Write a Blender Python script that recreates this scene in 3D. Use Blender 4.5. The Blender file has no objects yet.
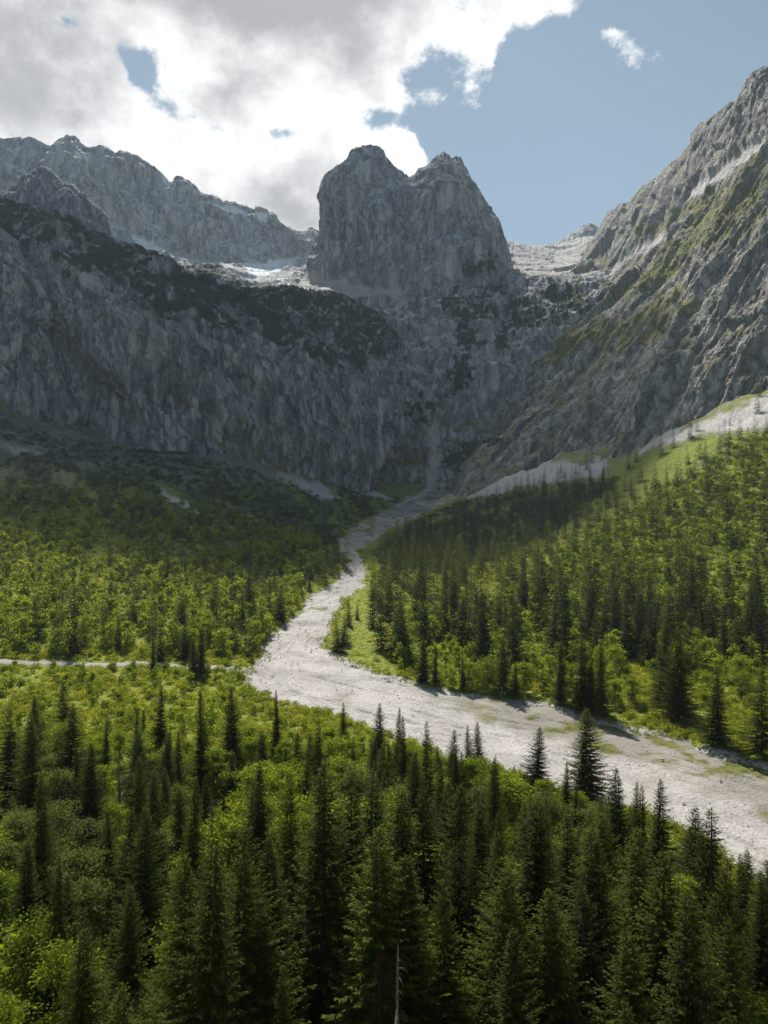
import bpy, math, random
import numpy as np

R = math.radians
rng = np.random.default_rng(11)
random.seed(11)
scene = bpy.context.scene
col = scene.collection
CAMZ, F, CX, CY = 60.0, 683.0, 384.0, 512.0
VALLEY = (0.0, 0.0)

# ------------------------------------------------------------------ noise
def _hash(ix, iy, iz, seed):
    h = (ix.astype(np.int64) * 374761393 + iy.astype(np.int64) * 668265263 + iz.astype(np.int64) * 2147483647 + seed * 1274126177) & 0xFFFFFFFF
    h = ((h ^ (h >> 13)) * 1274126177) & 0xFFFFFFFF
    h = ((h ^ (h >> 16)) * 2246822519) & 0xFFFFFFFF
    return ((h ^ (h >> 15)) & 0xFFFFFF).astype(np.float32) / 16777215.0

def vnoise(p, seed=0):
    """gradient noise, about -1..1"""
    f0 = np.floor(p)
    i = f0.astype(np.int64)
    f = (p - f0).astype(np.float32)
    u = f * f * f * (f * (f * 6 - 15) + 10)
    out = None
    acc = np.zeros(len(p), np.float32)
    for dx in (0, 1):
        wx = u[:, 0] if dx else 1 - u[:, 0]
        for dy in (0, 1):
            wy = u[:, 1] if dy else 1 - u[:, 1]
            for dz in (0, 1):
                wz = u[:, 2] if dz else 1 - u[:, 2]
                h = _hash(i[:, 0] + dx, i[:, 1] + dy, i[:, 2] + dz, seed)
                a = h * 6.2831853
                c = 2 * _frac(h * 113.17) - 1
                s = np.sqrt(np.maximum(0, 1 - c * c))
                g = np.cos(a) * s * (f[:, 0] - dx) + np.sin(a) * s * (f[:, 1] - dy) + c * (f[:, 2] - dz)
                acc += wx * wy * wz * g
    return acc * 1.6

def _frac(x):
    return x - np.floor(x)

def fbm(p, octv=4, seed=0, gain=0.5):
    a, s, tot = 1.0, 1.0, 0.0
    out = np.zeros(len(p), np.float32)
    for o in range(octv):
        out += a * vnoise(p * s + 17.3 * o, seed + o)
        tot += a
        a *= gain
        s *= 2.03
    return out / tot

def ridged(p, octv=4, seed=0, gain=0.55):
    a, s, tot = 1.0, 1.0, 0.0
    out = np.zeros(len(p), np.float32)
    for o in range(octv):
        out += a * (1 - np.abs(vnoise(p * s + 9.1 * o, seed + o)) * 1.6)
        tot += a
        a *= gain
        s *= 2.03
    return out / tot

def facets(p, seed):
    """broken blocks: each cell is a tilted plane of its own, -1..1"""
    out = np.empty(len(p), np.float32)
    for s0 in range(0, len(p), 150000):
        q = p[s0:s0 + 150000]
        i0 = np.floor(q).astype(np.int64)
        best = np.full(len(q), 1e9); val = np.zeros(len(q))
        for dx in (-1, 0, 1):
            for dy in (-1, 0, 1):
                for dz in (-1, 0, 1):
                    cx, cy_, cz = i0[:, 0] + dx, i0[:, 1] + dy, i0[:, 2] + dz
                    h = _hash(cx, cy_, cz, seed).astype(np.float64)
                    hx, hy, hz = _frac(h * 91.7), _frac(h * 517.3), _frac(h * 3137.1)
                    rx, ry, rz = q[:, 0] - cx - hx, q[:, 1] - cy_ - hy, q[:, 2] - cz - hz
                    d2 = rx * rx + ry * ry + rz * rz
                    m = d2 < best
                    v = (h - .5) * 1.1 + (rx * (_frac(h * 7919.3) - .5) + ry * (_frac(h * 104.7) - .5) + rz * (_frac(h * 1299.7) - .5)) * 1.7
                    best = np.where(m, d2, best); val = np.where(m, v, val)
        out[s0:s0 + 150000] = val
    return out

def sstep(a, b, x):
    t = np.clip((x - a) / (b - a), 0, 1)
    return t * t * (3 - 2 * t)

def n2(x, y, scale, octv=3, seed=0):
    p = np.stack([x / scale, y / scale, np.full_like(x, 0.37)], 1)
    return fbm(p, octv, seed)

# ------------------------------------------------------------------ helpers
def W(px, py, Y):
    return np.array([(px - CX) / F * Y, Y, CAMZ + (CY - py) / F * Y])

def proj(P):
    Y = np.maximum(P[:, 1], 1.0)
    return CX + P[:, 0] / Y * F, CY - (P[:, 2] - CAMZ) / Y * F

def mesh_np(name, V, Fq, mats, smooth=True, mat_idx=None, attrs=None):
    me = bpy.data.meshes.new(name)
    V = np.asarray(V, np.float32)
    Fq = np.asarray(Fq, np.int32)
    nf, k = Fq.shape
    me.vertices.add(len(V))
    me.vertices.foreach_set('co', V.ravel())
    me.loops.add(nf * k)
    me.loops.foreach_set('vertex_index', Fq.ravel())
    me.polygons.add(nf)
    me.polygons.foreach_set('loop_start', np.arange(0, nf * k, k, dtype=np.int32))
    me.polygons.foreach_set('loop_total', np.full(nf, k, np.int32))
    me.polygons.foreach_set('use_smooth', np.full(nf, smooth, bool))
    for m in mats:
        me.materials.append(m)
    if mat_idx is not None:
        me.polygons.foreach_set('material_index', np.asarray(mat_idx, np.int32))
    for an, (kind, data) in (attrs or {}).items():
        if kind == 'c':
            a = me.attributes.new(an, 'FLOAT_COLOR', 'POINT')
            a.data.foreach_set('color', np.asarray(data, np.float32).ravel())
        else:
            a = me.attributes.new(an, 'FLOAT', 'POINT')
            a.data.foreach_set('value', np.asarray(data, np.float32).ravel())
    me.update(calc_edges=True)
    return me

def link(name, me, parent=None):
    o = bpy.data.objects.new(name, me)
    col.objects.link(o)
    if parent is not None:
        o.parent = parent
    return o

def tag(o, label=None, cat=None, group=None, kind=None):
    if label: o['label'] = label
    if cat: o['category'] = cat
    if group: o['group'] = group
    if kind: o['kind'] = kind
    return o

def grid_faces(n, m):
    i = np.arange(n * m).reshape(n, m)
    return np.stack([i[:-1, :-1], i[:-1, 1:], i[1:, 1:], i[1:, :-1]], -1).reshape(-1, 4)

def resample(row, N):
    row = np.array(row, float)
    d = np.r_[0, np.cumsum(np.hypot(np.diff(row[:, 0]), np.diff(row[:, 1])))]
    t = np.linspace(0, d[-1], N)
    return np.stack([np.interp(t, d, row[:, k]) for k in range(row.shape[1])], 1)

def catmull(rows, M):
    """rows: K x N x 3, interpolated to M rows"""
    K = len(rows)
    seg = np.array([np.median(np.linalg.norm(rows[i + 1] - rows[i], axis=1)) for i in range(K - 1)])
    seg = np.sqrt(seg)
    kn = np.r_[0, np.cumsum(seg)]
    t = np.linspace(0, kn[-1], M)
    out = []
    tang = []
    for i in range(K):
        if i == 0: g = (rows[1] - rows[0]) / (kn[1] - kn[0])
        elif i == K - 1: g = (rows[-1] - rows[-2]) / (kn[-1] - kn[-2])
        else: g = ((rows[i] - rows[i - 1]) / (kn[i] - kn[i - 1]) * (kn[i + 1] - kn[i]) + (rows[i + 1] - rows[i]) / (kn[i + 1] - kn[i]) * (kn[i] - kn[i - 1])) / (kn[i + 1] - kn[i - 1])
        tang.append(g)
    for x in t:
        i = int(min(np.searchsorted(kn, x, 'right') - 1, K - 2))
        h = kn[i + 1] - kn[i]
        s = (x - kn[i]) / h
        out.append((2*s**3 - 3*s**2 + 1) * rows[i] + (s**3 - 2*s**2 + s) * h * tang[i] * 0.8 + (-2*s**3 + 3*s**2) * rows[i+1] + (s**3 - s**2) * h * tang[i+1] * 0.8)
    return np.array(out), t, kn

def grid_normals(P):
    du = np.gradient(P, axis=1)
    dv = np.gradient(P, axis=0)
    n = np.cross(du, dv)
    n /= np.linalg.norm(n, axis=2, keepdims=True) + 1e-9
    return n

def poly_sd(px, py, poly):
    """signed distance to a polygon (inside positive)"""
    poly = np.array(poly, float)
    q = np.roll(poly, -1, 0)
    d = np.full(len(px), 1e9)
    ins = np.zeros(len(px), bool)
    for (x0, y0), (x1, y1) in zip(poly, q):
        ex, ey = x1 - x0, y1 - y0
        wx, wy = px - x0, py - y0
        t = np.clip((wx * ex + wy * ey) / (ex * ex + ey * ey + 1e-9), 0, 1)
        d = np.minimum(d, np.hypot(wx - ex * t, wy - ey * t))
        c = ((y0 <= py) & (y1 > py)) | ((y1 <= py) & (y0 > py))
        xi = x0 + (py - y0) / (ey if abs(ey) > 1e-9 else 1e-9) * ex
        ins ^= c & (px < xi)
    return np.where(ins, d, -d)

# ------------------------------------------------------------------ materials
def nt(name):
    m = bpy.data.materials.new(name)
    m.use_nodes = True
    t = m.node_tree
    t.nodes.clear()
    out = t.nodes.new('ShaderNodeOutputMaterial')
    return m, t, out

class G:
    """little node-graph writer"""
    def __init__(s, t): s.t = t
    def node(s, kind, **kw):
        n = s.t.nodes.new(kind)
        for k, v in kw.items(): setattr(n, k, v)
        return n
    def put(s, sock, v):
        if isinstance(v, bpy.types.NodeSocket): s.t.links.new(v, sock)
        elif isinstance(v, (tuple, list)) and sock.type == 'RGBA' and len(v) == 3: sock.default_value = (*v, 1)
        else: sock.default_value = v
    def math(s, op, a, b=0.0, c=None, clamp=False):
        n = s.node('ShaderNodeMath', operation=op, use_clamp=clamp)
        s.put(n.inputs[0], a); s.put(n.inputs[1], b)
        if c is not None: s.put(n.inputs[2], c)
        return n.outputs[0]
    def mix(s, f, a, b, mode='MIX'):
        n = s.node('ShaderNodeMix', data_type='RGBA', blend_type=mode)
        s.put(n.inputs[0], f); s.put(n.inputs[6], a); s.put(n.inputs[7], b)
        return n.outputs[2]
    def noise(s, vec, scale, detail=4, rough=0.55, dist=0.0, out=0):
        n = s.node('ShaderNodeTexNoise')
        if vec is not None: s.put(n.inputs['Vector'], vec)
        n.inputs['Scale'].default_value = scale
        n.inputs['Detail'].default_value = detail
        n.inputs['Roughness'].default_value = rough
        n.inputs['Distortion'].default_value = dist
        return n.outputs[out]
    def mapping(s, vec, scale=(1, 1, 1), rot=(0, 0, 0), loc=(0, 0, 0)):
        n = s.node('ShaderNodeMapping')
        s.put(n.inputs[0], vec)
        n.inputs['Location'].default_value = loc
        n.inputs['Rotation'].default_value = rot
        n.inputs['Scale'].default_value = scale
        return n.outputs[0]
    def ramp(s, f, lo, hi):
        n = s.node('ShaderNodeMapRange', interpolation_type='SMOOTHSTEP')
        s.put(n.inputs[0], f)
        n.inputs[1].default_value = lo; n.inputs[2].default_value = hi
        return n.outputs[0]

def terrain_mat(name, rock_a, rock_b, rock_c, grass_a, grass_b, streak_rot=(0, 0, 0), unit=1.0):
    m, t, out = nt(name)
    g = G(t)
    pos = g.node('ShaderNodeNewGeometry').outputs['Position']
    at = g.node('ShaderNodeAttribute', attribute_name='mask')
    sep = g.node('ShaderNodeSeparateColor'); g.put(sep.inputs[0], at.outputs['Color'])
    mr, mg, mb, ma = sep.outputs[0], sep.outputs[1], sep.outputs[2], at.outputs['Alpha']
    big = g.noise(pos, 0.012 / unit, 5, 0.6)
    st = g.noise(g.mapping(pos, (0.10 / unit, 0.10 / unit, 0.018 / unit), streak_rot), 1.0, 6, 0.62, 0.6)
    fine = g.noise(pos, 0.35 / unit, 5, 0.65)
    c = g.mix(g.ramp(big, .35, .65), rock_a, rock_b)
    c = g.mix(g.ramp(st, .44, .66), c, rock_c)
    cv = g.node('ShaderNodeTexVoronoi', feature='DISTANCE_TO_EDGE')
    wob = g.node('ShaderNodeVectorMath', operation='MULTIPLY_ADD')
    g.put(wob.inputs[0], g.noise(pos, .05 / unit, 3, .6, 0, 1)); wob.inputs[1].default_value = (26 * unit,) * 3; g.put(wob.inputs[2], pos)
    g.put(cv.inputs['Vector'], g.mapping(wob.outputs[0], (.050 / unit, .050 / unit, .011 / unit), streak_rot)); cv.inputs['Scale'].default_value = 1.0
    crack = g.ramp(cv.outputs['Distance'], .075, .0)
    st2 = g.noise(g.mapping(pos, (.30 / unit, .30 / unit, .085 / unit), streak_rot), 1.0, 6, .68, .9)
    dk = g.ramp(st, .47, .33)
    c = g.mix(g.math('MULTIPLY', dk, .70), c, tuple(x * .36 for x in rock_a))
    c = g.mix(g.math('MULTIPLY', g.ramp(st2, .53, .72), .75), c, tuple(min(.6, x * 1.45) for x in rock_b))
    c = g.mix(g.math('MULTIPLY', g.ramp(st2, .44, .30), .80), c, tuple(x * .30 for x in rock_a))
    c = g.mix(g.math('MULTIPLY', crack, .42), c, tuple(x * .25 for x in rock_a))
    warm = g.noise(pos, .02 / unit, 3, .5)
    c = g.mix(g.math('MULTIPLY', g.ramp(warm, .52, .7), .5), c, g.mix(1.0, c, (1.10, 1.0, .86), 'MULTIPLY'))
    # gravel / scree
    sc = g.mix(g.ramp(fine, .3, .7), (.36, .345, .33), (.52, .50, .485))
    c = g.mix(mb, c, sc)
    gr = g.mix(g.ramp(g.noise(pos, .09 / unit, 5, .7), .35, .65), grass_a, grass_b)
    c = g.mix(mg, c, gr)
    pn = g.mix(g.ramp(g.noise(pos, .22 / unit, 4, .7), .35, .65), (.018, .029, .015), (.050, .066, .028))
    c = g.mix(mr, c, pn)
    c = g.mix(ma, c, (.82, .84, .87))
    b = g.node('ShaderNodeBsdfPrincipled')
    g.put(b.inputs['Base Color'], c)
    b.inputs['Roughness'].default_value = .9
    b.inputs['Specular IOR Level'].default_value = .15
    hgt = g.math('ADD', g.math('ADD', g.math('MULTIPLY', st, 5.0 * unit), g.math('MULTIPLY', st2, 3.0 * unit)), g.math('MULTIPLY_ADD', crack, -3.0 * unit, g.math('MULTIPLY', fine, 1.2 * unit)))
    bp = g.node('ShaderNodeBump'); bp.inputs['Strength'].default_value = .8; bp.inputs['Distance'].default_value = 1.0
    g.put(bp.inputs['Height'], hgt)
    g.put(b.inputs['Normal'], bp.outputs[0])
    g.put(out.inputs[0], b.outputs[0])
    return m

ROCK = ((.215, .22, .25), (.30, .305, .33), (.50, .50, .51))
GR_A, GR_B = (.085, .095, .024), (.20, .195, .045)
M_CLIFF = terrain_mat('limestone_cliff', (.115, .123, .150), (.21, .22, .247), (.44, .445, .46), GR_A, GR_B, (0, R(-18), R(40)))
M_PEAK = terrain_mat('limestone_peak', *ROCK, GR_A, GR_B, (R(12), R(15), 0), 1.7)
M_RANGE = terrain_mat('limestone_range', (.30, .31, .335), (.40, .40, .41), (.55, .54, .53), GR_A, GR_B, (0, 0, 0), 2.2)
M_RIGHT = terrain_mat('limestone_slope', (.145, .14, .13), (.215, .205, .19), (.40, .385, .36), GR_A, GR_B, (R(-20), R(40), 0), 1.2)
M_GROUND = terrain_mat('valley_ground', (.16, .155, .145), (.22, .21, .20), (.30, .29, .28), (.130, .170, .016), (.230, .250, .034), (0, 0, 0), .25)

def gravel_mat():
    m, t, out = nt('river_gravel')
    g = G(t)
    pos = g.node('ShaderNodeNewGeometry').outputs['Position']
    at = g.node('ShaderNodeAttribute', attribute_name='mask')
    sep = g.node('ShaderNodeSeparateColor'); g.put(sep.inputs[0], at.outputs['Color'])
    v = g.node('ShaderNodeTexVoronoi'); g.put(v.inputs['Vector'], pos); v.inputs['Scale'].default_value = 1.3
    big = g.noise(pos, .05, 6, .65)
    fine = g.noise(pos, 1.1, 6, .75)
    c = g.mix(g.ramp(big, .35, .65), (.26, .243, .232), (.39, .368, .352))
    c = g.mix(g.math('MULTIPLY', g.ramp(fine, .42, .68), .6), c, (.54, .52, .50))
    c = g.mix(g.math('MULTIPLY', g.ramp(fine, .45, .28), .8), c, (.19, .175, .16))
    c = g.mix(g.ramp(v.outputs['Distance'], .14, .05), c, (.46, .43, .40))
    c = g.mix(sep.outputs[0], c, (.20, .185, .155))
    gr = g.mix(g.ramp(g.noise(pos, .5, 4, .7), .4, .6), (.085, .10, .022), (.16, .155, .055))
    c = g.mix(sep.outputs[1], c, gr)
    b = g.node('ShaderNodeBsdfPrincipled')
    g.put(b.inputs['Base Color'], c)
    b.inputs['Roughness'].default_value = .95
    b.inputs['Specular IOR Level'].default_value = .1
    bp = g.node('ShaderNodeBump'); bp.inputs['Strength'].default_value = .9; bp.inputs['Distance'].default_value = .45
    g.put(bp.inputs['Height'], g.math('ADD', fine, g.math('MULTIPLY', v.outputs['Distance'], .5)))
    g.put(b.inputs['Normal'], bp.outputs[0])
    g.put(out.inputs[0], b.outputs[0])
    return m
M_GRAVEL = gravel_mat()

def leaf_mat(name, c0, c1, c2, trans, tmul=1.6):
    """c0 dark .. c1 .. c2 light; tint per leaf and per tree"""
    m, t, out = nt(name)
    g = G(t)
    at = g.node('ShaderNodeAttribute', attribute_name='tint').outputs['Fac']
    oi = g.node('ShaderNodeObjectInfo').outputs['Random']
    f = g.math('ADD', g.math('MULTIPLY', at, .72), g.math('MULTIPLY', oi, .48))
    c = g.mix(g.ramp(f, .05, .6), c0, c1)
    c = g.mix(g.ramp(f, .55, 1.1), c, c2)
    d = g.node('ShaderNodeBsdfPrincipled')
    g.put(d.inputs['Base Color'], c)
    d.inputs['Roughness'].default_value = .65
    d.inputs['Specular IOR Level'].default_value = .06
    tr = g.node('ShaderNodeBsdfTranslucent')
    g.put(tr.inputs[0], g.mix(1.0, c, (tmul * 1.05, tmul, tmul * .45), 'MULTIPLY'))
    mx = g.node('ShaderNodeMixShader'); mx.inputs[0].default_value = trans
    g.put(mx.inputs[1], d.outputs[0]); g.put(mx.inputs[2], tr.outputs[0])
    g.put(out.inputs[0], mx.outputs[0])
    return m
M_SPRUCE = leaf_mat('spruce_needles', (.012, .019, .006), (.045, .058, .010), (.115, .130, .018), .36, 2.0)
M_SPRUCE_FAR = leaf_mat('far_spruce_needles', (.007, .012, .005), (.017, .026, .007), (.090, .112, .016), .26, 2.1)  # darker copy for far crowns, its palest tone mimics sunlit tops
M_LEAF = leaf_mat('broad_leaves', (.066, .096, .012), (.125, .165, .020), (.210, .240, .034), .52, 2.2)
M_PALE = leaf_mat('pale_leaves', (.060, .080, .024), (.105, .130, .036), (.165, .185, .060), .42, 1.8)
M_SHRUB = leaf_mat('shrub_leaves', (.070, .096, .013), (.140, .165, .021), (.240, .240, .038), .47, 2.2)
M_PINE = leaf_mat('scrub_pine_needles', (.020, .034, .010), (.042, .062, .016), (.075, .095, .024), .32, 1.7)
M_RUST = leaf_mat('rusty_needles', (.06, .040, .016), (.10, .062, .022), (.15, .10, .035), .35, 1.4)

def bark_mat(name, a, b_):
    m, t, out = nt(name)
    g = G(t)
    oc = g.node('ShaderNodeTexCoord').outputs['Object']
    n = g.noise(g.mapping(oc, (6, 6, 1.2)), 1.5, 5, .7)
    b = g.node('ShaderNodeBsdfPrincipled')
    g.put(b.inputs['Base Color'], g.mix(g.ramp(n, .35, .65), a, b_))
    b.inputs['Roughness'].default_value = .9
    bp = g.node('ShaderNodeBump'); bp.inputs['Strength'].default_value = .6; bp.inputs['Distance'].default_value = .05
    g.put(bp.inputs['Height'], n); g.put(b.inputs['Normal'], bp.outputs[0])
    g.put(out.inputs[0], b.outputs[0])
    return m
M_BARK = bark_mat('spruce_bark', (.055, .042, .032), (.12, .095, .075))
M_PBARK = bark_mat('pale_bark', (.16, .15, .13), (.30, .28, .25))
M_STONE = bark_mat('river_stone', (.30, .285, .27), (.50, .48, .46))
M_DEAD = bark_mat('dead_wood', (.085, .07, .055), (.21, .18, .15))

# ------------------------------------------------------------------ valley ground
GP = [(384,1024,62),(0,1024,60),(768,1024,64),(1000,1024,66),(-250,1024,60),
 (768,800,140),(768,870,113),(768,768,157),(900,800,140),(600,735,182),(600,790,146),(500,720,191),(440,690,221),(440,745,170),
 (300,690,216),(330,650,273),(300,650,269),(310,610,352),(335,590,396),(365,570,450),(345,545,585),(400,515,850),(430,497,1000),
 (0,662,243),(120,662,243),(230,664,243),(0,850,101),(0,740,157),(200,740,158),(200,850,103),(384,850,104),(384,770,150),(600,870,106),
 (-150,662,240),(-150,600,300),(0,600,322),(0,512,475),(0,412,625),(-160,420,560),(85,440,655),(100,510,512),(100,600,332),(200,600,352),(200,520,565),(180,462,702),
 (280,590,402),(300,520,725),(300,470,842),(340,479,890),(350,500,905),(240,455,768),(370,486,930),(390,492,990),
 (400,610,352),(385,650,272),(600,700,208),(768,742,169),(768,600,330),(768,500,462),(768,430,580),(768,397,645),(900,600,310),(900,480,430),(900,345,590),
 (600,600,362),(600,520,565),(620,470,705),(540,470,825),(500,478,900),(470,500,905),(480,540,655),(440,560,525),(450,610,347),(690,425,680),(640,447,725),
 (440,488,1040),(400,488,1020),(560,462,965)]
def gfeat(x, y):
    Yc = np.maximum(y, 10.0)
    u = np.clip(x / Yc, -1.15, 1.15)
    return np.stack([u * 1.3, np.log(Yc)], 1)
_P = np.array([W(*p) for p in GP])
_extra = np.array([(0, 12, 24), (-12, 12, 24), (12, 12, 22), (0, 30, 18), (-40, 30, 22), (40, 30, 17)], float)
_P = np.r_[_P, _extra]
_Fp = gfeat(_P[:, 0], _P[:, 1])
def _k(r2): return np.where(r2 > 1e-12, r2 * np.log(r2 + 1e-12), 0)
_n = len(_P)
_A = np.zeros((_n + 3, _n + 3))
_A[:_n, :_n] = _k(((_Fp[:, None] - _Fp[None]) ** 2).sum(-1)) + np.eye(_n) * 0.004
_A[:_n, _n] = 1; _A[:_n, _n+1:] = _Fp; _A[_n, :_n] = 1; _A[_n+1:, :_n] = _Fp.T
_w = np.linalg.solve(_A, np.r_[_P[:, 2], 0, 0, 0])
def hbase(x, y):
    x = np.asarray(x, float).ravel(); y = np.asarray(y, float).ravel()
    out = np.empty(len(x))
    for i in range(0, len(x), 60000):
        f = gfeat(x[i:i+60000], y[i:i+60000])
        out[i:i+60000] = _k(((f[:, None] - _Fp[None]) ** 2).sum(-1)) @ _w[:_n] + _w[_n] + f @ _w[_n+1:]
    return out

def hit_base(px, py):
    """distance where the ray of a picture point meets the smooth ground"""
    Ys = np.geomspace(30, 1150, 900)
    X = (px - CX) / F * Ys; Z = CAMZ + (CY - py) / F * Ys
    d = Z - hbase(X, Ys)
    k = np.where(d < 0)[0]
    if len(k) == 0: return 1100.0
    k = k[0]
    if k == 0: return Ys[0]
    t = d[k-1] / (d[k-1] - d[k])
    return Ys[k-1] + t * (Ys[k] - Ys[k-1])

# river bed outline, both banks from downstream to the far gully
BANK_A = [(1000,850),(900,812),(768,764),(690,741),(640,727),(600,717),(540,704),(480,697),(425,687),(380,674),(345,661),(322,650),(319,640),(332,628),(334,614),(340,602),(350,592),(361,584),(366,574),(360,562),(355,553),(366,543),(388,529),(420,513),(442,503),(470,491),(500,480)]
BANK_B = [(1000,1120),(900,1000),(768,884),(715,850),(660,815),(600,795),(540,778),(480,762),(430,748),(365,727),(318,711),(280,699),(250,686),(247,674),(260,661),(266,645),(282,629),(300,610),(310,597),(328,585),(345,573),(352,562),(340,551),(337,540),(356,527),(380,514),(410,500),(428,491),(450,478)]
def to_world(pts):
    o = []
    for px, py in pts:
        Y = hit_base(px, py)
        o.append(((px - CX) / F * Y, Y))
    return np.array(o)
WA, WB = to_world(BANK_A), to_world(BANK_B)
def ragged(w, seed, n=130):
    q = resample(w, n)
    tg = np.gradient(q, axis=0); tg /= np.linalg.norm(tg, axis=1, keepdims=True)
    k = n2(q[:, 0], q[:, 1], 22, 4, seed) * 6.0 * sstep(60, 140, q[:, 1]) * sstep(1000, 600, q[:, 1])
    return q + np.stack([-tg[:, 1], tg[:, 0]], 1) * k[:, None]
WA, WB = ragged(WA, 25), ragged(WB, 26)
RIVER_POLY = np.r_[WA, WB[::-1]]
ROAD = to_world([(-160,659),(-60,661),(0,662),(26,664),(50,663),(80,665),(110,666),(136,664),(160,665),(182,668),(200,667),(235,669),(262,672)])
def road_dist(x, y):
    d = np.full(len(x), 1e9)
    for (x0, y0), (x1, y1) in zip(ROAD[:-1], ROAD[1:]):
        ex, ey = x1 - x0, y1 - y0
        t = np.clip(((x - x0) * ex + (y - y0) * ey) / (ex * ex + ey * ey), 0, 1)
        d = np.minimum(d, np.hypot(x - x0 - ex * t, y - y0 - ey * t))
    return d

def river_sd(x, y):
    return poly_sd(x, y, RIVER_POLY)

def hfull(x, y, rs=None, rd=None):
    z = hbase(x, y)
    if rs is None: rs = river_sd(x, y)
    if rd is None: rd = road_dist(x, y)
    far = sstep(350, 900, y)
    z = z + n2(x, y, 45, 4, 3) * (1.6 + 10 * far) * sstep(0, -25, rs) * sstep(2, 14, rd)
    z = z + n2(x, y, 7, 3, 5) * (.5 + 3.0 * far) * sstep(0, -6, rs) * sstep(2, 8, rd)
    edge = n2(x, y, 11, 4, 8) * 6.0
    z = z - 1.7 * sstep(-1.5, 3.0, rs + edge * .8)
    return z

# masks on the ground
SCREE = [
 [(640,452),(668,432),(700,424),(735,408),(768,392),(900,325),(900,378),(768,428),(735,432),(700,436),(660,446),(640,455)],
 [(466,490),(498,468),(520,452),(540,441),(548,458),(580,463),(610,459),(598,478),(550,484),(520,488),(495,494),(468,500)],
 [(395,505),(425,488),(440,488),(470,488),(440,506),(410,518)],
 [(357,492),(372,490),(395,497),(392,502),(370,497)], 
 [(150,478),(170,492),(195,508),(202,515),(190,513),(165,499)],
 [(0,440),(45,452),(40,458),(0,446)],
 [(225,540),(240,545),(236,549),(222,545)],
 [(280,470),(320,485),(345,500),(330,500),(300,488),(275,476)],
]
DARK_AP = [(-200,420),(0,420),(60,438),(110,448),(200,457),(260,474),(330,492),(388,505),(360,530),(345,545),(330,575),(300,585),(270,580),(200,560),(150,548),(110,530),(60,512),(0,508),(-200,500)]  # scrub and rubble, darkened in colour up to the cast shadow's edge
DARK_RT = [(450,505),(500,495),(560,490),(620,478),(600,500),(560,530),(500,560),(440,575),(385,570),(370,560),(400,530)]
MEADOW_TOP = [(600,478),(625,462),(660,447),(700,437),(740,436),(700,455),(680,475),(640,490),(610,488)]
FOREST = [(372,575),(392,570),(440,560),(500,540),(560,525),(600,505),(620,490),(660,485),(700,470),(760,436),(1000,400),(1400,900),(900,830),(768,772),(680,742),(600,705),(540,690),(480,640),(420,625),(385,615)]
CLEAR = [(395,612),(425,618),(470,612),(520,630),(560,650),(540,690),(480,690),(420,680),(392,660)]
BASIN = [(300,480),(360,480),(400,500),(390,520),(350,530),(320,515)]

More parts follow.
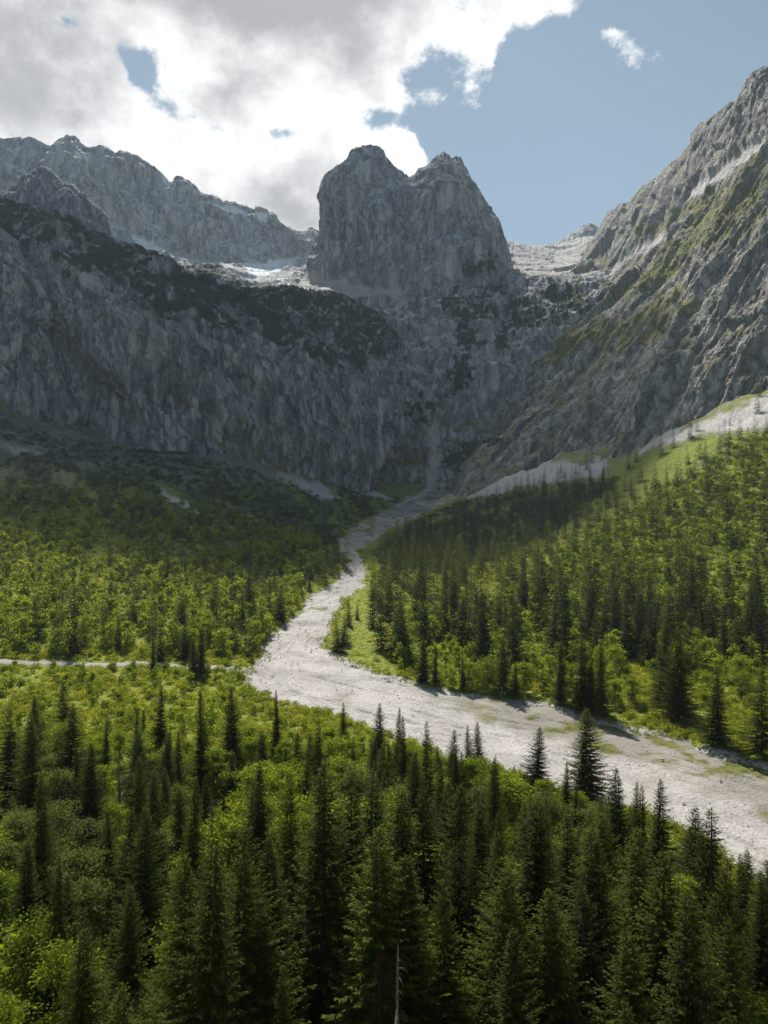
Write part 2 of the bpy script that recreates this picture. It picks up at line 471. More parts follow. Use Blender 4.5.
def build_ground():
    u = np.r_[-np.geomspace(6, .85, 26)[:-1], np.linspace(-.85, .85, 840), np.geomspace(.85, 6, 26)[1:]]
    Y = np.geomspace(9, 1250, 900)
    X = (u[None] * Y[:, None]); YY = np.repeat(Y[:, None], len(u), 1)
    x, y = X.ravel(), YY.ravel()
    rs, rd = river_sd(x, y), road_dist(x, y)
    z = hfull(x, y, rs, rd)
    V = np.stack([x, y, z], 1)
    Fq = grid_faces(len(Y), len(u))
    # the valley behind the viewpoint
    bu = np.linspace(-54, 54, 40); by = np.linspace(-700, 9, 40)
    BX, BY = np.meshgrid(bu * 12, by)
    k = sstep(54, 648, np.abs(BX))
    BZ = hbase(np.clip(BX, -54, 54).ravel(), np.full(BX.size, 9.0)).reshape(BX.shape) + k * 90 - (9 - BY) * .04
    BX[-1] = np.clip(BX[-1], -648, 648)
    V2 = np.stack([BX.ravel(), BY.ravel(), BZ.ravel()], 1)
    F2 = grid_faces(40, 40) + len(V)
    px, py = proj(V)
    nz = n2(x, y, 30, 4, 21); nf = n2(x, y, 8, 3, 22)
    far = sstep(420, 620, y)
    sc = np.zeros(len(x)); dk = np.zeros(len(x))
    for p in SCREE:
        sc = np.maximum(sc, sstep(-3, 3, poly_sd(px, py, p) + nz * 7 + nf * 4))
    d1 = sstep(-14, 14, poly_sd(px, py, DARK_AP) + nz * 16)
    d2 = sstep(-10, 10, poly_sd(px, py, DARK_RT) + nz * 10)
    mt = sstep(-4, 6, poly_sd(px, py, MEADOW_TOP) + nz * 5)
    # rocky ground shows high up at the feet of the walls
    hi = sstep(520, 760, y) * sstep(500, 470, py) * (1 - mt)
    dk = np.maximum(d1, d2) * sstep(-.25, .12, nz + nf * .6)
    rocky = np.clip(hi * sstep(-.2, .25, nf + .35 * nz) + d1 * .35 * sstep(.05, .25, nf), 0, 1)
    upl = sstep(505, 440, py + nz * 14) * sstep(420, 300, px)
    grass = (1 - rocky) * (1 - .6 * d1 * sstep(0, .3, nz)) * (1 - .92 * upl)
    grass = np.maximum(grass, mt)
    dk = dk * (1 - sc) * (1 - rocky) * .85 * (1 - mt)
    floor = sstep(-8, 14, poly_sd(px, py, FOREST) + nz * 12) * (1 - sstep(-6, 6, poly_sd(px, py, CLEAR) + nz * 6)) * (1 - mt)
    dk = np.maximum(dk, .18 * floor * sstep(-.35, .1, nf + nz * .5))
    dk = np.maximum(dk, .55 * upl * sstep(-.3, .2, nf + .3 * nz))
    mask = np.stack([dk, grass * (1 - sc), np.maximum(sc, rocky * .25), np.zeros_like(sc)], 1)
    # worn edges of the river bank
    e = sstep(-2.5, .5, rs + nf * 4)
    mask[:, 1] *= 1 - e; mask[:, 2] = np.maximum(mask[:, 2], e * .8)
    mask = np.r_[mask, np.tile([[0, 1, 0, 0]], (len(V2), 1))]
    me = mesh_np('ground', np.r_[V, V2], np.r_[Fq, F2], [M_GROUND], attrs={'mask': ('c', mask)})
    tag(link('ground', me), 'green valley floor and rubble aprons below the cliffs', 'ground', kind='structure')

def build_river():
    N, M = 900, 110
    a = resample(WA, N); b = resample(WB, N)
    # slide the two banks so that cross lines stay short
    mid_s = np.linspace(0, 1, N)
    t = np.linspace(-.05, 1.05, M)
    P = a[:, None] * (1 - t)[None, :, None] + b[:, None] * t[None, :, None]
    x, y = P[..., 0].ravel(), P[..., 1].ravel()
    z = hbase(x, y)
    s = np.repeat(mid_s[:, None], M, 1).ravel(); tt = np.tile(t, N)
    ch = n2(x, y, 26, 4, 31)
    # braided channels running with the flow
    arc = np.r_[0, np.cumsum(np.linalg.norm(np.diff((a + b) / 2, axis=0), axis=1))]
    sa = np.repeat(arc[:, None], M, 1).ravel(); wd = np.repeat(np.linalg.norm(a - b, axis=1)[:, None], M, 1).ravel()
    tw = tt * wd
    wig = n2(sa, tw, 40, 2, 44) * 9
    br = ridged(np.stack([sa / 75, (tw + wig) / 9, tw * 0 + .5], 1), 4, 45, .6)
    br2 = ridged(np.stack([sa / 26, (tw + wig) / 3.2, tw * 0 + 2.5], 1), 3, 46, .6)
    chan = sstep(.72, .93, br); chan2 = sstep(.72, .95, br2)
    z = z - .55 * chan - .25 * chan2
    z = z - .75 + ch * .9 + n2(x, y, 6, 4, 33) * .55 + n2(x, y, 1.8, 2, 34) * .22
    px, py = proj(np.stack([x, y, z], 1))
    # grey-brown silt and grassy bar on the far side of the lower reach
    lower = sstep(430, 520, px)
    bar = sstep(.52, .30, tt + n2(x, y, 14, 3, 35) * .35) * lower
    grass = bar * sstep(.06, .24, n2(x, y, 9, 4, 36) + .12 * sstep(.35, .05, tt))
    island = sstep(.25, .42, n2(x, y, 11, 3, 38)) * sstep(260, 340, y) * .8
    silt = np.clip(bar * .75 + sstep(.12, .3, n2(x, y, 17, 4, 37)) * .35, 0, 1)
    far = sstep(430, 620, y)
    silt = np.clip(silt + far * .45 + .55 * chan * sstep(-.1, .2, n2(x, y, 12, 3, 47)) + .35 * chan2 * sstep(0, .2, n2(x, y, 8, 3, 48)), 0, 1)  # far reach toned darker as a whole, channels in patches
    island = np.maximum(island, .8 * far * sstep(.12, .26, n2(x, y, 16, 3, 49)))
    mask = np.stack([silt, np.clip(grass + island, 0, 1), s * 0, s * 0], 1)
    me = mesh_np('river_bed', np.stack([x, y, z], 1), grid_faces(N, M), [M_GRAVEL], attrs={'mask': ('c', mask)})
    tag(link('river_bed', me), 'pale dry gravel river bed winding down the valley', 'river bed', kind='structure')

def build_track():
    r = resample(ROAD, 260)
    tg = np.gradient(r, axis=0); tg /= np.linalg.norm(tg, axis=1, keepdims=True)
    nrm = np.stack([-tg[:, 1], tg[:, 0]], 1)
    w = np.linspace(-2.8, 2.8, 9)
    wob = 1 + .35 * n2(r[:, 0], r[:, 1], 9, 3, 39)
    P = r[:, None] + nrm[:, None] * (w[None, :] * wob[:, None])[..., None]
    x, y = P[..., 0].ravel(), P[..., 1].ravel()
    ww = np.tile(w, 260)
    z = hfull(x, y) + .35 - .5 * (np.abs(ww) > 2.5) + n2(x, y, 3, 2, 40) * .1
    V = np.stack([x, y, z], 1)
    m = np.zeros((len(V), 4)); m[:, 0] = .45 + .3 * n2(x, y, 4, 2, 41)
    me = mesh_np('gravel_track', V, grid_faces(260, 9), [M_GRAVEL], attrs={'mask': ('c', np.clip(m, 0, 1))})
    tag(link('gravel_track', me), 'narrow gravel track crossing to the river bed', 'track', kind='structure')

# ------------------------------------------------------------------ mountains
def massif(name, label, cat, rows, N, M, mat, amp, lam, axis, squash, seed, sky_row, veg=(), grass=(), scree=(), snow=(), slope_grass=0., hollow=(), snow_noise=0., drop=8, strata=0., midk=.34, cover=0., facet=1.):
    rr = []
    for r in rows:
        q = resample(r, N)
        rr.append(np.stack([(q[:, 0] - CX) / F * q[:, 2], q[:, 2], CAMZ + (CY - q[:, 1]) / F * q[:, 2]], 1))
    rr[0][:, 2] -= drop
    sk = rr[sky_row]
    jq = sk / (lam * .13)
    jag = ridged(np.stack([jq[:, 0], jq[:, 1] * .3, jq[:, 0] * 0 + seed], 1), 4, seed + 40, .65) - .6
    sk[:, 2] += amp * .34 * jag
    # the far side, falling away behind the skyline
    top = rr[-1]
    b1 = top.copy(); b1[:, 1] += lam * .8; b1[:, 0] *= (b1[:, 1] / top[:, 1]); b1[:, 2] -= lam * .9
    b2 = top.copy(); b2[:, 1] += lam * 2.6; b2[:, 0] *= (b2[:, 1] / top[:, 1]); b2[:, 2] -= lam * 4.0
    rr += [b1, b2]
    P, t, kn = catmull(np.array(rr), M)
    nrm = grid_normals(P)
    flip = nrm[M // 4, :, 1].mean() > 0
    if flip: nrm = -nrm
    p = P.reshape(-1, 3); n = nrm.reshape(-1, 3)
    # coordinates squeezed along the run of the ribs
    ax = np.array(axis, float); ax /= np.linalg.norm(ax)
    q = p - np.outer(p @ ax, ax) * (1 - squash)
    q = q + 0.18 * lam * np.stack([fbm(p / (lam * 1.3), 2, seed + 50), fbm(p / (lam * 1.3), 2, seed + 60), fbm(p / (lam * 1.3), 2, seed + 70)], 1)
    big = ridged(q / lam, 3, seed) - .55
    mid = ridged(q / (lam * .28), 4, seed + 5) - .55
    q2 = p - np.outer(p @ ax, ax) * (1 - min(1, squash * 2))
    fine = ridged(q2 / (lam * .075), 3, seed + 9) - .55
    tt = np.repeat(t[:, None], N, 1).ravel()
    ks = kn[sky_row]
    near_sky = np.exp(-((tt - ks) / (kn[-1] * .05)) ** 2)
    base = sstep(kn[0], kn[1] * .7, tt)
    fa = facets(q / (lam * .60) + 3.3, seed + 200); fb = facets((p - np.outer(p @ ax, ax) * (1 - min(1, squash * 1.6))) / (lam * .13) + 7.7, seed + 300)
    d_f = amp * (.62 * fa + .12 * fb) * facet * (1 - .75 * near_sky) * (.3 + .7 * base)
    px0, py0 = proj(p)
    calm = np.zeros(len(p))
    for pl in list(snow) + list(scree):
        calm = np.maximum(calm, sstep(-5, 3, poly_sd(px0, py0, pl)))
    calm *= tt < ks
    fine2 = ridged(p / (lam * .028), 2, seed + 13) - .55
    d = amp * (big * (1 - near_sky) * base + midk * mid * (1 - .7 * near_sky) * (.3 + .7 * base) + .12 * fine + .04 * fine2)
    d += d_f
    if strata:
        zz = p[:, 2] + 25 * fbm(p / 220, 3, seed + 80) + p[:, 0] * .12
        s_ = _frac(zz / (lam * .22))
        d += strata * (np.minimum(s_ * 3, (1 - s_) * 1.5) - .4) * (1 - .7 * near_sky)
    d *= 1 - .72 * calm
    ue = np.tile(np.linspace(0, 1, N), M)
    d *= np.minimum(1, np.minimum(ue, 1 - ue) / .05 + .15)
    px, py = proj(p)
    for hx, hy, hr, hd in hollow:
        d -= hd * np.exp(-(((px - hx) / hr) ** 2 + ((py - hy) / (hr * .8)) ** 2))
    nz1 = fbm(p / (lam * .35), 4, seed + 20); nz2 = fbm(p / (lam * .09), 3, seed + 30)
    front = tt < ks + kn[-1] * .05
    def pm(polys, soft, rough):
        o = np.zeros(len(p))
        for pl in polys:
            o = np.maximum(o, sstep(-soft, soft, poly_sd(px, py, pl) + (nz1 * 1.0 + nz2 * .7) * rough))
        return o * front
    mv = pm(veg, 1.5, 24) * sstep(-.26, -.10, nz2 + .6 * nz1)
    d += mv * (vnoise(p / (lam * .03), seed + 90)) * amp * .12
    P2 = (p + n * d[:, None]).reshape(P.shape)
    n2_ = grid_normals(P2).reshape(-1, 3)
    if flip: n2_ = -n2_
    ms = pm(snow, 1.5, 3)
    if snow_noise:
        ms = np.maximum(ms, sstep(.35, .6, n2_[:, 2] + nz2 * .5) * sstep(.12, .3, nz1) * snow_noise)
    mc = pm(scree, 4, 9)
    mg = pm(grass, 6, 22) * sstep(-.25 - cover, .20 - cover, nz2 + .6 * (n2_[:, 2] - .5))
    if slope_grass:
        mg = np.maximum(mg, sstep(.50, .72, n2_[:, 2] + nz2 * .30) * sstep(-.15, .2, nz1) * slope_grass)
    mg *= (1 - mc)
    mask = np.clip(np.stack([mv, mg, mc, ms], 1), 0, 1)
    Fq = grid_faces(M, N)
    if flip: pass
    me = mesh_np(name, P2.reshape(-1, 3), Fq, [mat], attrs={'mask': ('c', mask)})
    return tag(link(name, me), label, cat, kind='structure')

def build_mountains():
    L = lambda rows: rows
    # the dark wall on the left
    rows = [
     [(-160,428,560),(-60,420,600),(0,418,628),(60,438,652),(100,450,667),(140,440,692),(200,447,733),(250,462,772),(300,474,832),(340,482,882),(370,490,922)],
     [(-160,360,590),(0,358,650),(60,375,672),(100,390,688),(140,388,712),(200,398,752),(250,410,795),(300,424,853),(350,436,910),(392,445,960)],
     [(-160,290,622),(0,290,676),(70,305,700),(140,328,738),(200,348,782),(260,374,828),(320,398,888),(370,418,945),(408,430,990)],
     [(-160,226,665),(0,232,706),(60,256,730),(120,280,762),(180,308,802),(240,330,848),(290,346,898),(330,372,945),(370,398,985),(408,420,1015)],
     [(-160,202,800),(-60,206,830),(0,211,850),(30,214,858),(60,219,872),(95,232,890),(130,249,908),(165,267,935),(200,281,965),(240,297,1000),(275,316,1030),(310,342,1050),(350,376,1060),(390,410,1050)]]
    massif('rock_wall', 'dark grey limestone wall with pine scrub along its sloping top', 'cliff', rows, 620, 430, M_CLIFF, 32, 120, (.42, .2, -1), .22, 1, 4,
      veg=[[(-200,196),(0,200),(60,208),(130,236),(240,284),(300,325),(345,368),(330,368),(300,345),(262,322),(235,338),(200,322),(165,318),(140,296),(110,285),(80,262),(50,243),(20,222),(-200,215)],
           [(255,300),(300,335),(330,365),(300,352),(262,325)]],
      scree=[[(60,250),(72,252),(100,285),(92,285)],[(95,265),(108,268),(112,280),(100,278)]],
      grass=[[(-160,330),(0,400),(60,430),(0,440)],[(200,430),(300,440),(380,470),(360,490),(280,475)]], slope_grass=.55, hollow=[(86,426,12,55),(104,436,18,22),(60,300,30,14)], strata=2.5)
    # shoulder with pines behind it
    rows = [
     [(215,440,1010),(300,452,1030),(360,446,1060),(420,440,1100),(452,430,1150)],
     [(225,385,1030),(300,392,1050),(350,392,1075),(400,395,1115),(432,402,1165)],
     [(235,330,1065),(290,338,1085),(330,354,1105),(370,368,1130),(408,372,1170)],
     [(215,296,1150),(240,292,1170),(262,290,1180),(285,286,1190),(300,287,1200),(325,291,1208),(345,297,1212),(375,312,1218),(395,328,1222),(410,352,1225)]]
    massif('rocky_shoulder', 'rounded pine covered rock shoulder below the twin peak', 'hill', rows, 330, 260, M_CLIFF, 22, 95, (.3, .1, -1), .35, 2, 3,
      veg=[[(225,286),(262,288),(290,283),(330,290),(375,308),(408,345),(400,362),(385,352),(372,362),(352,374),(340,372),(326,340),(300,322),(270,310),(240,300)],
           [(335,372),(352,375),(350,392),(338,388)],[(405,385),(412,400),(416,420),(408,415)]],
      scree=[[(305,300),(325,312),(322,318),(300,308)]], slope_grass=.4)
    # head wall of the valley
    rows = [
     [(310,492,1000),(380,497,1015),(430,494,1035),(470,488,1010),(520,475,985),(570,468,950),(640,455,900)],
     [(310,440,1085),(380,452,1080),(425,430,1100),(445,432,1112),(490,425,1085),(560,405,1055),(640,380,1010)],
     [(310,372,1150),(395,380,1165),(440,372,1185),(500,366,1172),(560,350,1155),(650,325,1120)],
     [(300,322,1290),(390,322,1300),(450,312,1285),(510,314,1295),(560,300,1315),(650,285,1300)],
     [(295,293,1500),(390,302,1470),(450,297,1420),(510,287,1550),(560,277,1650),(640,262,1600)],
     [(290,281,1700),(390,286,1700),(450,281,1700),(503,264,1850),(555,263,1900),(620,250,1850)],
     [(296,280,1900),(330,274,1900),(390,262,1900),(450,257,1950),(500,244,2120),(512,243,2140),(528,247,2160),(545,249,2180),(560,247,2180),(580,241,2150),(620,236,2100)]]
    massif('head_wall', 'pale streaked rock wall closing the head of the valley', 'cliff', rows, 460, 480, M_PEAK, 28, 130, (.15, .35, -1), .36, 3, 6,
      veg=[[(450,300),(470,300),(505,312),(500,322),(470,316),(452,318)],[(460,322),(480,326),(478,350),(468,372),(455,385),(450,372),(458,345)],
           [(503,312),(530,300),(560,296),(582,294),(582,308),(560,318),(545,331),(520,328),(505,322)],[(585,302),(605,302),(618,310),(600,316),(585,322),(572,330),(570,320)],
           [(500,330),(512,322),(505,345),(498,350)],[(480,290),(500,300),(495,306),(478,300)],[(450,452),(505,428),(535,436),(500,458),(462,480)],[(400,420),(420,405),(424,425)]],
      grass=[[(320,440),(380,435),(430,420),(520,415),(560,440),(520,470),(440,492),(390,490),(320,480)],[(600,285),(640,285),(640,310),(600,305)]],
      scree=[[(300,278),(340,276),(395,284),(412,296),(402,304),(360,300),(300,300)],[(500,225),(560,225),(625,225),(625,250),(600,275),(550,280),(510,270)],[(426,430),(432,428),(438,455),(432,494),(427,494),(431,455)],[(425,425),(437,425),(438,440),(430,450)]],
      snow=[[(352,272),(364,276),(366,281),(354,280)],[(395,287),(405,288),(404,292),(394,291)]], slope_grass=.45, strata=7)
    # the twin peak
    rows = [
     [(288,290,1830),(312,300,1660),(360,312,1560),(400,320,1510),(450,322,1450),(485,312,1480),(503,295,1560),(516,268,1720)],
     [(306,266,1830),(319,264,1690),(360,272,1605),(410,278,1548),(450,280,1500),(483,270,1535),(500,256,1600),(507,244,1720)],
     [(319,232,1835),(322,222,1705),(350,220,1650),(392,222,1600),(425,215,1580),(445,215,1560),(475,216,1592),(493,224,1645),(504,238,1730)],
     [(321,210,1838),(323,192,1725),(345,178,1690),(372,178,1660),(395,196,1640),(420,190,1625),(445,182,1620),(466,190,1650),(486,212,1690),(503,236,1738)],
     [(322,218,1845),(322,200,1842),(322,186,1838),(324,180,1800),(328,175,1790),(340,168,1775),(345,163,1772),(350,155,1770),(356,149,1768),(364,146,1766),(374,145,1764),(380,146,1762),(385,150,1760),(387,157,1758),(394,166,1754),(402,172,1750),(409,177,1746),(415,175,1744),(420,169,1742),(427,165,1740),(432,161,1738),(438,155,1736),(444,153,1735),(449,155,1735),(452,160,1735),(456,156,1735),(461,158,1737),(464,165,1740),(471,181,1746),(480,197,1752),(490,213,1758),(498,227,1764),(503,240,1770)]]
    massif('twin_peak', 'grey twin topped rock tower standing over the valley head', 'mountain peak', rows, 460, 420, M_PEAK, 26, 150, (.25, .25, -1), .50, 4, 4,
      veg=[[(452,292),(480,290),(500,300),(500,312),(470,305),(450,306)],[(470,268),(490,262),(488,270),(470,275)]],
      scree=[[(300,272),(340,280),(400,292),(405,305),(300,305)]], slope_grass=.10, drop=25, strata=4, facet=.62, hollow=[(409,205,9,34),(404,232,9,30),(398,258,8,20),(366,215,17,-30),(340,235,12,14),(446,200,17,-34),(470,250,22,-24),(430,255,10,18)])
    # far range with snow
    rows = [
     [(-150,268,1800),(0,262,1830),(110,268,1860),(180,284,1840),(240,298,1820),(290,294,1880),(340,290,1980)],
     [(-150,215,2160),(0,208,2190),(100,228,2225),(140,245,2250),(200,258,2290),(250,266,2330),(290,272,2400),(335,268,2450)],
     [(-150,170,2310),(0,166,2310),(60,170,2330),(150,198,2370),(210,226,2410),(250,242,2490),(290,256,2560),(335,258,2600)],
     [(-150,150,2450),(-60,135,2450),(0,141,2450),(12,146,2450),(24,142,2450),(34,140,2450),(44,142,2455),(51,147,2458),(57,140,2458),(66,136,2460),(75,137,2462),(82,143,2465),(87,150,2465),(95,147,2468),(106,147,2470),(115,154,2475),(126,151,2480),(137,157,2485),(147,164,2490),(158,170,2495),(166,177,2500),(171,183,2505),(178,177,2510),(187,181,2515),(198,190,2520),(206,196,2530),(217,196,2540),(226,202,2550),(238,204,2560),(252,209,2575),(263,211,2590),(274,217,2605),(283,229,2620),(295,233,2635),(305,235,2645),(312,231,2655),(319,234,2660),(330,246,2670),(345,256,2680)]]
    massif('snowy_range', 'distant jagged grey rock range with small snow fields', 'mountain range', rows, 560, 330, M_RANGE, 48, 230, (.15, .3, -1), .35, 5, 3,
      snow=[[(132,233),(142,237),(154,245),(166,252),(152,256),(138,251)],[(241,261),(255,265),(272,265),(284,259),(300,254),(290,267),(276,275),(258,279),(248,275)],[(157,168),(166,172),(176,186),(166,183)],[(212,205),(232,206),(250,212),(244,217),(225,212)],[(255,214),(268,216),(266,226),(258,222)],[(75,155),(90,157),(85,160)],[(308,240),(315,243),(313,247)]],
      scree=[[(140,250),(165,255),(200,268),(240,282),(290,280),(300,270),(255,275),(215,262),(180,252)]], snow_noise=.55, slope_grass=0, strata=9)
    # dark spur in front of the range
    rows = [
     [(-120,250,1480),(0,240,1500),(60,252,1520),(128,285,1560)],
     [(-120,225,1580),(0,215,1600),(55,215,1610),(95,232,1620),(122,268,1640)],
     [(-120,208,1700),(-40,212,1700),(0,204,1700),(12,196,1700),(20,186,1700),(28,175,1700),(36,169,1700),(43,167,1700),(50,169,1700),(57,177,1700),(64,184,1700),(72,184,1700),(80,191,1700),(90,200,1700),(100,208,1700),(107,214,1700),(111,236,1700),(117,262,1700)]]
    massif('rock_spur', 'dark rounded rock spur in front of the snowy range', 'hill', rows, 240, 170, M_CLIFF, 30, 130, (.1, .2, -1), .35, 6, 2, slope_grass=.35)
    # low dark hump on the high terrace
    rows = [
     [(170,284,1560),(215,290,1560),(250,294,1560),(285,294,1570)],
     [(178,274,1610),(215,278,1610),(250,286,1610),(280,288,1620)],
     [(178,268,1680),(190,265,1680),(205,263,1680),(218,264,1680),(230,270,1680),(242,279,1680),(258,284,1680),(278,286,1680)]]
    massif('terrace_knoll', 'low dark grassy knoll under the snowy range', 'hill', rows, 130, 90, M_CLIFF, 14, 80, (0, 0, -1), .7, 7, 2, slope_grass=.8, veg=[[(190,266),(215,265),(235,276),(210,278)]])
    # far dome right of the col
    rows = [
     [(515,285,2300),(560,285,2300),(640,285,2300)],
     [(520,262,2450),(560,258,2450),(640,255,2450)],
     [(520,254,2600),(535,249,2600),(549,246,2600),(560,242,2600),(568,236,2600),(576,230,2600),(584,225,2600),(591,223,2600),(597,226,2600),(604,233,2600),(640,245,2600)]]
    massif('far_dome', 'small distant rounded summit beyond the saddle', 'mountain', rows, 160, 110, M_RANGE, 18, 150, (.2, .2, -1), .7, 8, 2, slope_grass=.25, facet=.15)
    # the great slope on the right
    rows = [
     [(425,500,1150),(450,497,1000),(470,494,910),(540,474,842),(600,466,762),(640,454,722),(700,428,682),(768,404,652),(880,352,602),(1000,298,572)],
     [(440,455,1220),(462,452,1120),(485,448,1075),(540,428,1000),(600,408,885),(650,388,782),(710,358,738),(768,332,702),(880,280,652),(1000,220,622)],
     [(460,408,1300),(485,404,1200),(510,400,1165),(550,376,1110),(610,348,1010),(660,322,905),(710,294,820),(768,262,772),(880,200,722),(1000,130,692)],
     [(495,352,1420),(522,350,1300),(545,345,1260),(580,322,1235),(625,296,1160),(670,268,1040),(715,234,920),(768,194,862),(880,120,802),(1000,50,772)],
     [(535,306,1700),(555,302,1560),(572,298,1520),(600,280,1500),(640,252,1340),(680,222,1150),(725,182,1050),(768,142,962),(880,60,882),(1000,-10,842)],
     [(556,282,2000),(572,272,1930),(584,260,1890),(596,240,1860),(603,226,1850),(607,217,1840),(614,211,1800),(624,203,1740),(638,193,1660),(652,183,1580),(661,174,1540),(668,166,1500),(680,156,1440),(690,147,1400),(692,136,1385),(698,128,1360),(714,118,1290),(728,107,1230),(740,99,1180),(747,89,1150),(755,79,1120),(764,74,1090),(775,72,1060),(800,52,1020),(880,-10,960),(1000,-80,900)]]
    massif('mountain_slope', 'steep ribbed rock slope with grassy ledges rising to the skyline', 'mountain', rows, 560, 540, M_RIGHT, 40, 150, (.52, .18, .82), .16, 9, 5,
      grass=[[(768,170),(768,215),(720,240),(690,265),(640,300),(600,312),(598,300),(640,280),(680,245),(720,205)],[(560,272),(620,262),(600,285),(560,290)],
             [(640,235),(700,200),(740,180),(768,150),(768,165),(700,215),(650,245)],[(520,340),(600,330),(660,300),(700,290),(690,320),(620,350),(540,370)],
             [(590,300),(625,292),(640,300),(610,310)]],
      scree=[[(745,150),(768,140),(768,152),(735,175),(705,195),(680,205),(690,192),(720,172)],[(660,235),(690,222),(668,240),(630,262),(600,285),(590,290),(610,270)]],
      slope_grass=.8, midk=.20, cover=.25, facet=.7)

# ------------------------------------------------------------------ trees
def tube(path, radii, seg=6):
    path = np.array(path, float)
    n = len(path)
    tg = np.gradient(path, axis=0); tg /= np.linalg.norm(tg, axis=1, keepdims=True) + 1e-9
    ref = np.array([1., 0, 0]) if abs(tg[0][0]) < .8 else np.array([0, 1., 0])
    V = []
    for i in range(n):
        a = np.cross(tg[i], ref); a /= np.linalg.norm(a) + 1e-9
        b = np.cross(tg[i], a)
        an = np.linspace(0, 2 * np.pi, seg, endpoint=False)
        V.append(path[i] + radii[i] * (np.cos(an)[:, None] * a + np.sin(an)[:, None] * b))
    V = np.concatenate(V)
    Fq = []
    for i in range(n - 1):
        for k in range(seg):
            Fq.append((i*seg + k, i*seg + (k+1) % seg, (i+1)*seg + (k+1) % seg, (i+1)*seg + k))
    return V, np.array(Fq)

def join(parts):
    V, Fq, o = [], [], 0
    for v, f in parts:
        V.append(v); Fq.append(np.asarray(f) + o); o += len(v)
    return np.concatenate(V), np.concatenate(Fq)

def rhombs(base, direc, normal, length, width):
    """many flat leaf sprays at once"""
    d = direc / (np.linalg.norm(direc, axis=1, keepdims=True) + 1e-9)
    s = np.cross(d, normal); s /= np.linalg.norm(s, axis=1, keepdims=True) + 1e-9
    L = length[:, None]; Wd = width[:, None]
    up = np.cross(s, d)
    a = base; c = base + d * L - np.array([0, 0, 1.]) * L * .12
    m = base + d * L * .45
    b = m + s * Wd * .5 + up * Wd * .08; e = m - s * Wd * .5 + up * Wd * .08
    V = np.stack([a, b, c, e], 1).reshape(-1, 3)
    Fq = np.arange(len(V)).reshape(-1, 4)
    return V, Fq

def spruce_crown(r, H=20., Rb=2.7, step=.36, nb=7, dens=4.6, size=1., start=.06, fill=1., droop=.0):
    B, D, Nn, Ln, Wd, T = [], [], [], [], [], []
    z = H * start
    lean = r.uniform(0, 6.28)
    while z < H * .992:
        t = z / H
        Rr = Rb * r.uniform(.80, 1.14) * ((1 - t) ** .76) * (1.0 - .25 * math.exp(-((t - .02) / .08) ** 2)) + .05
        k = max(3, int(nb * (1 - .45 * t)))
        a0 = r.uniform(0, 6.28)
        for j in range(k):
            if r.random() > fill: continue
            a = a0 + 6.283 * j / k + r.normal(0, .25)
            L = Rr * r.uniform(.55, 1.18) * (1 + .22 * math.cos(a - lean) + .12 * math.cos(2 * a + lean * 3))
            zz = z + r.normal(0, step * .35)
            slope0 = -.42 + .85 * t + r.normal(0, .08) - droop
            ca, sa = math.cos(a), math.sin(a)
            n = max(2, int(L * dens / size))
            s = (np.arange(n) + r.random(n)) / n
            s = .08 + .92 * s
            rad = s * L
            zz_ = zz + slope0 * rad + .22 * L * s ** 2.4
            bx = np.stack([ca * rad, sa * rad, zz_], 1)
            side = r.choice([-1., 1.], n) * r.uniform(.25, 1.0, n)
            dr = np.stack([ca * .75 - sa * side, sa * .75 + ca * side, -.28 + r.normal(0, .22, n)], 1)
            nm = np.stack([r.normal(0, .55, n), r.normal(0, .55, n), np.ones(n)], 1)
            ln = size * (.28 + .36 * r.random(n)) * (1.05 - .45 * s) * (.52 + .58 * (1 - t))
            B.append(bx); D.append(dr); Nn.append(nm); Ln.append(ln * 1.25); Wd.append(ln * r.uniform(.30, .52, n))
            T.append(np.clip(.15 + .5 * s ** 2 + .15 * t + r.normal(0, .13, n), 0, 1))  # sprays get paler outward and upward, painting in sunlit rims
            # the tip
            B.append(bx[-1:] * [[1, 1, 1]]); D.append(np.array([[ca, sa, .05]])); Nn.append(np.array([[0, 0, 1.]]))
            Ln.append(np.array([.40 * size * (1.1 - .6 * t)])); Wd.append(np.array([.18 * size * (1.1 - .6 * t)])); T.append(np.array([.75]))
        z += step * (1.15 - .5 * t)
    # leader
    for q in range(5):
        B.append(np.array([[0, 0, H * (.965 + .006 * q)]])); D.append(np.array([[r.normal(0, .25), r.normal(0, .25), 1.]])); Nn.append(np.array([[1., r.normal(), 0]]))
        Ln.append(np.array([.5])); Wd.append(np.array([.12 * size + .04])); T.append(np.array([.6]))
    V, Fq = rhombs(np.concatenate(B), np.concatenate(D), np.concatenate(Nn), np.concatenate(Ln), np.concatenate(Wd))
    return V, Fq, np.repeat(np.concatenate(T), 4)

def spruce_trunk(r, H=20., rb=.24, seg=8):
    zs = np.linspace(-.8, H * .985, 9)
    rad = rb * (1 - np.clip(zs / H, 0, 1)) ** .8 + .012
    rad[0] *= 1.3
    path = np.stack([np.cumsum(r.normal(0, .02, 9)), np.cumsum(r.normal(0, .02, 9)), zs], 1)
    path[0, :2] = 0
    return tube(path, rad, seg)

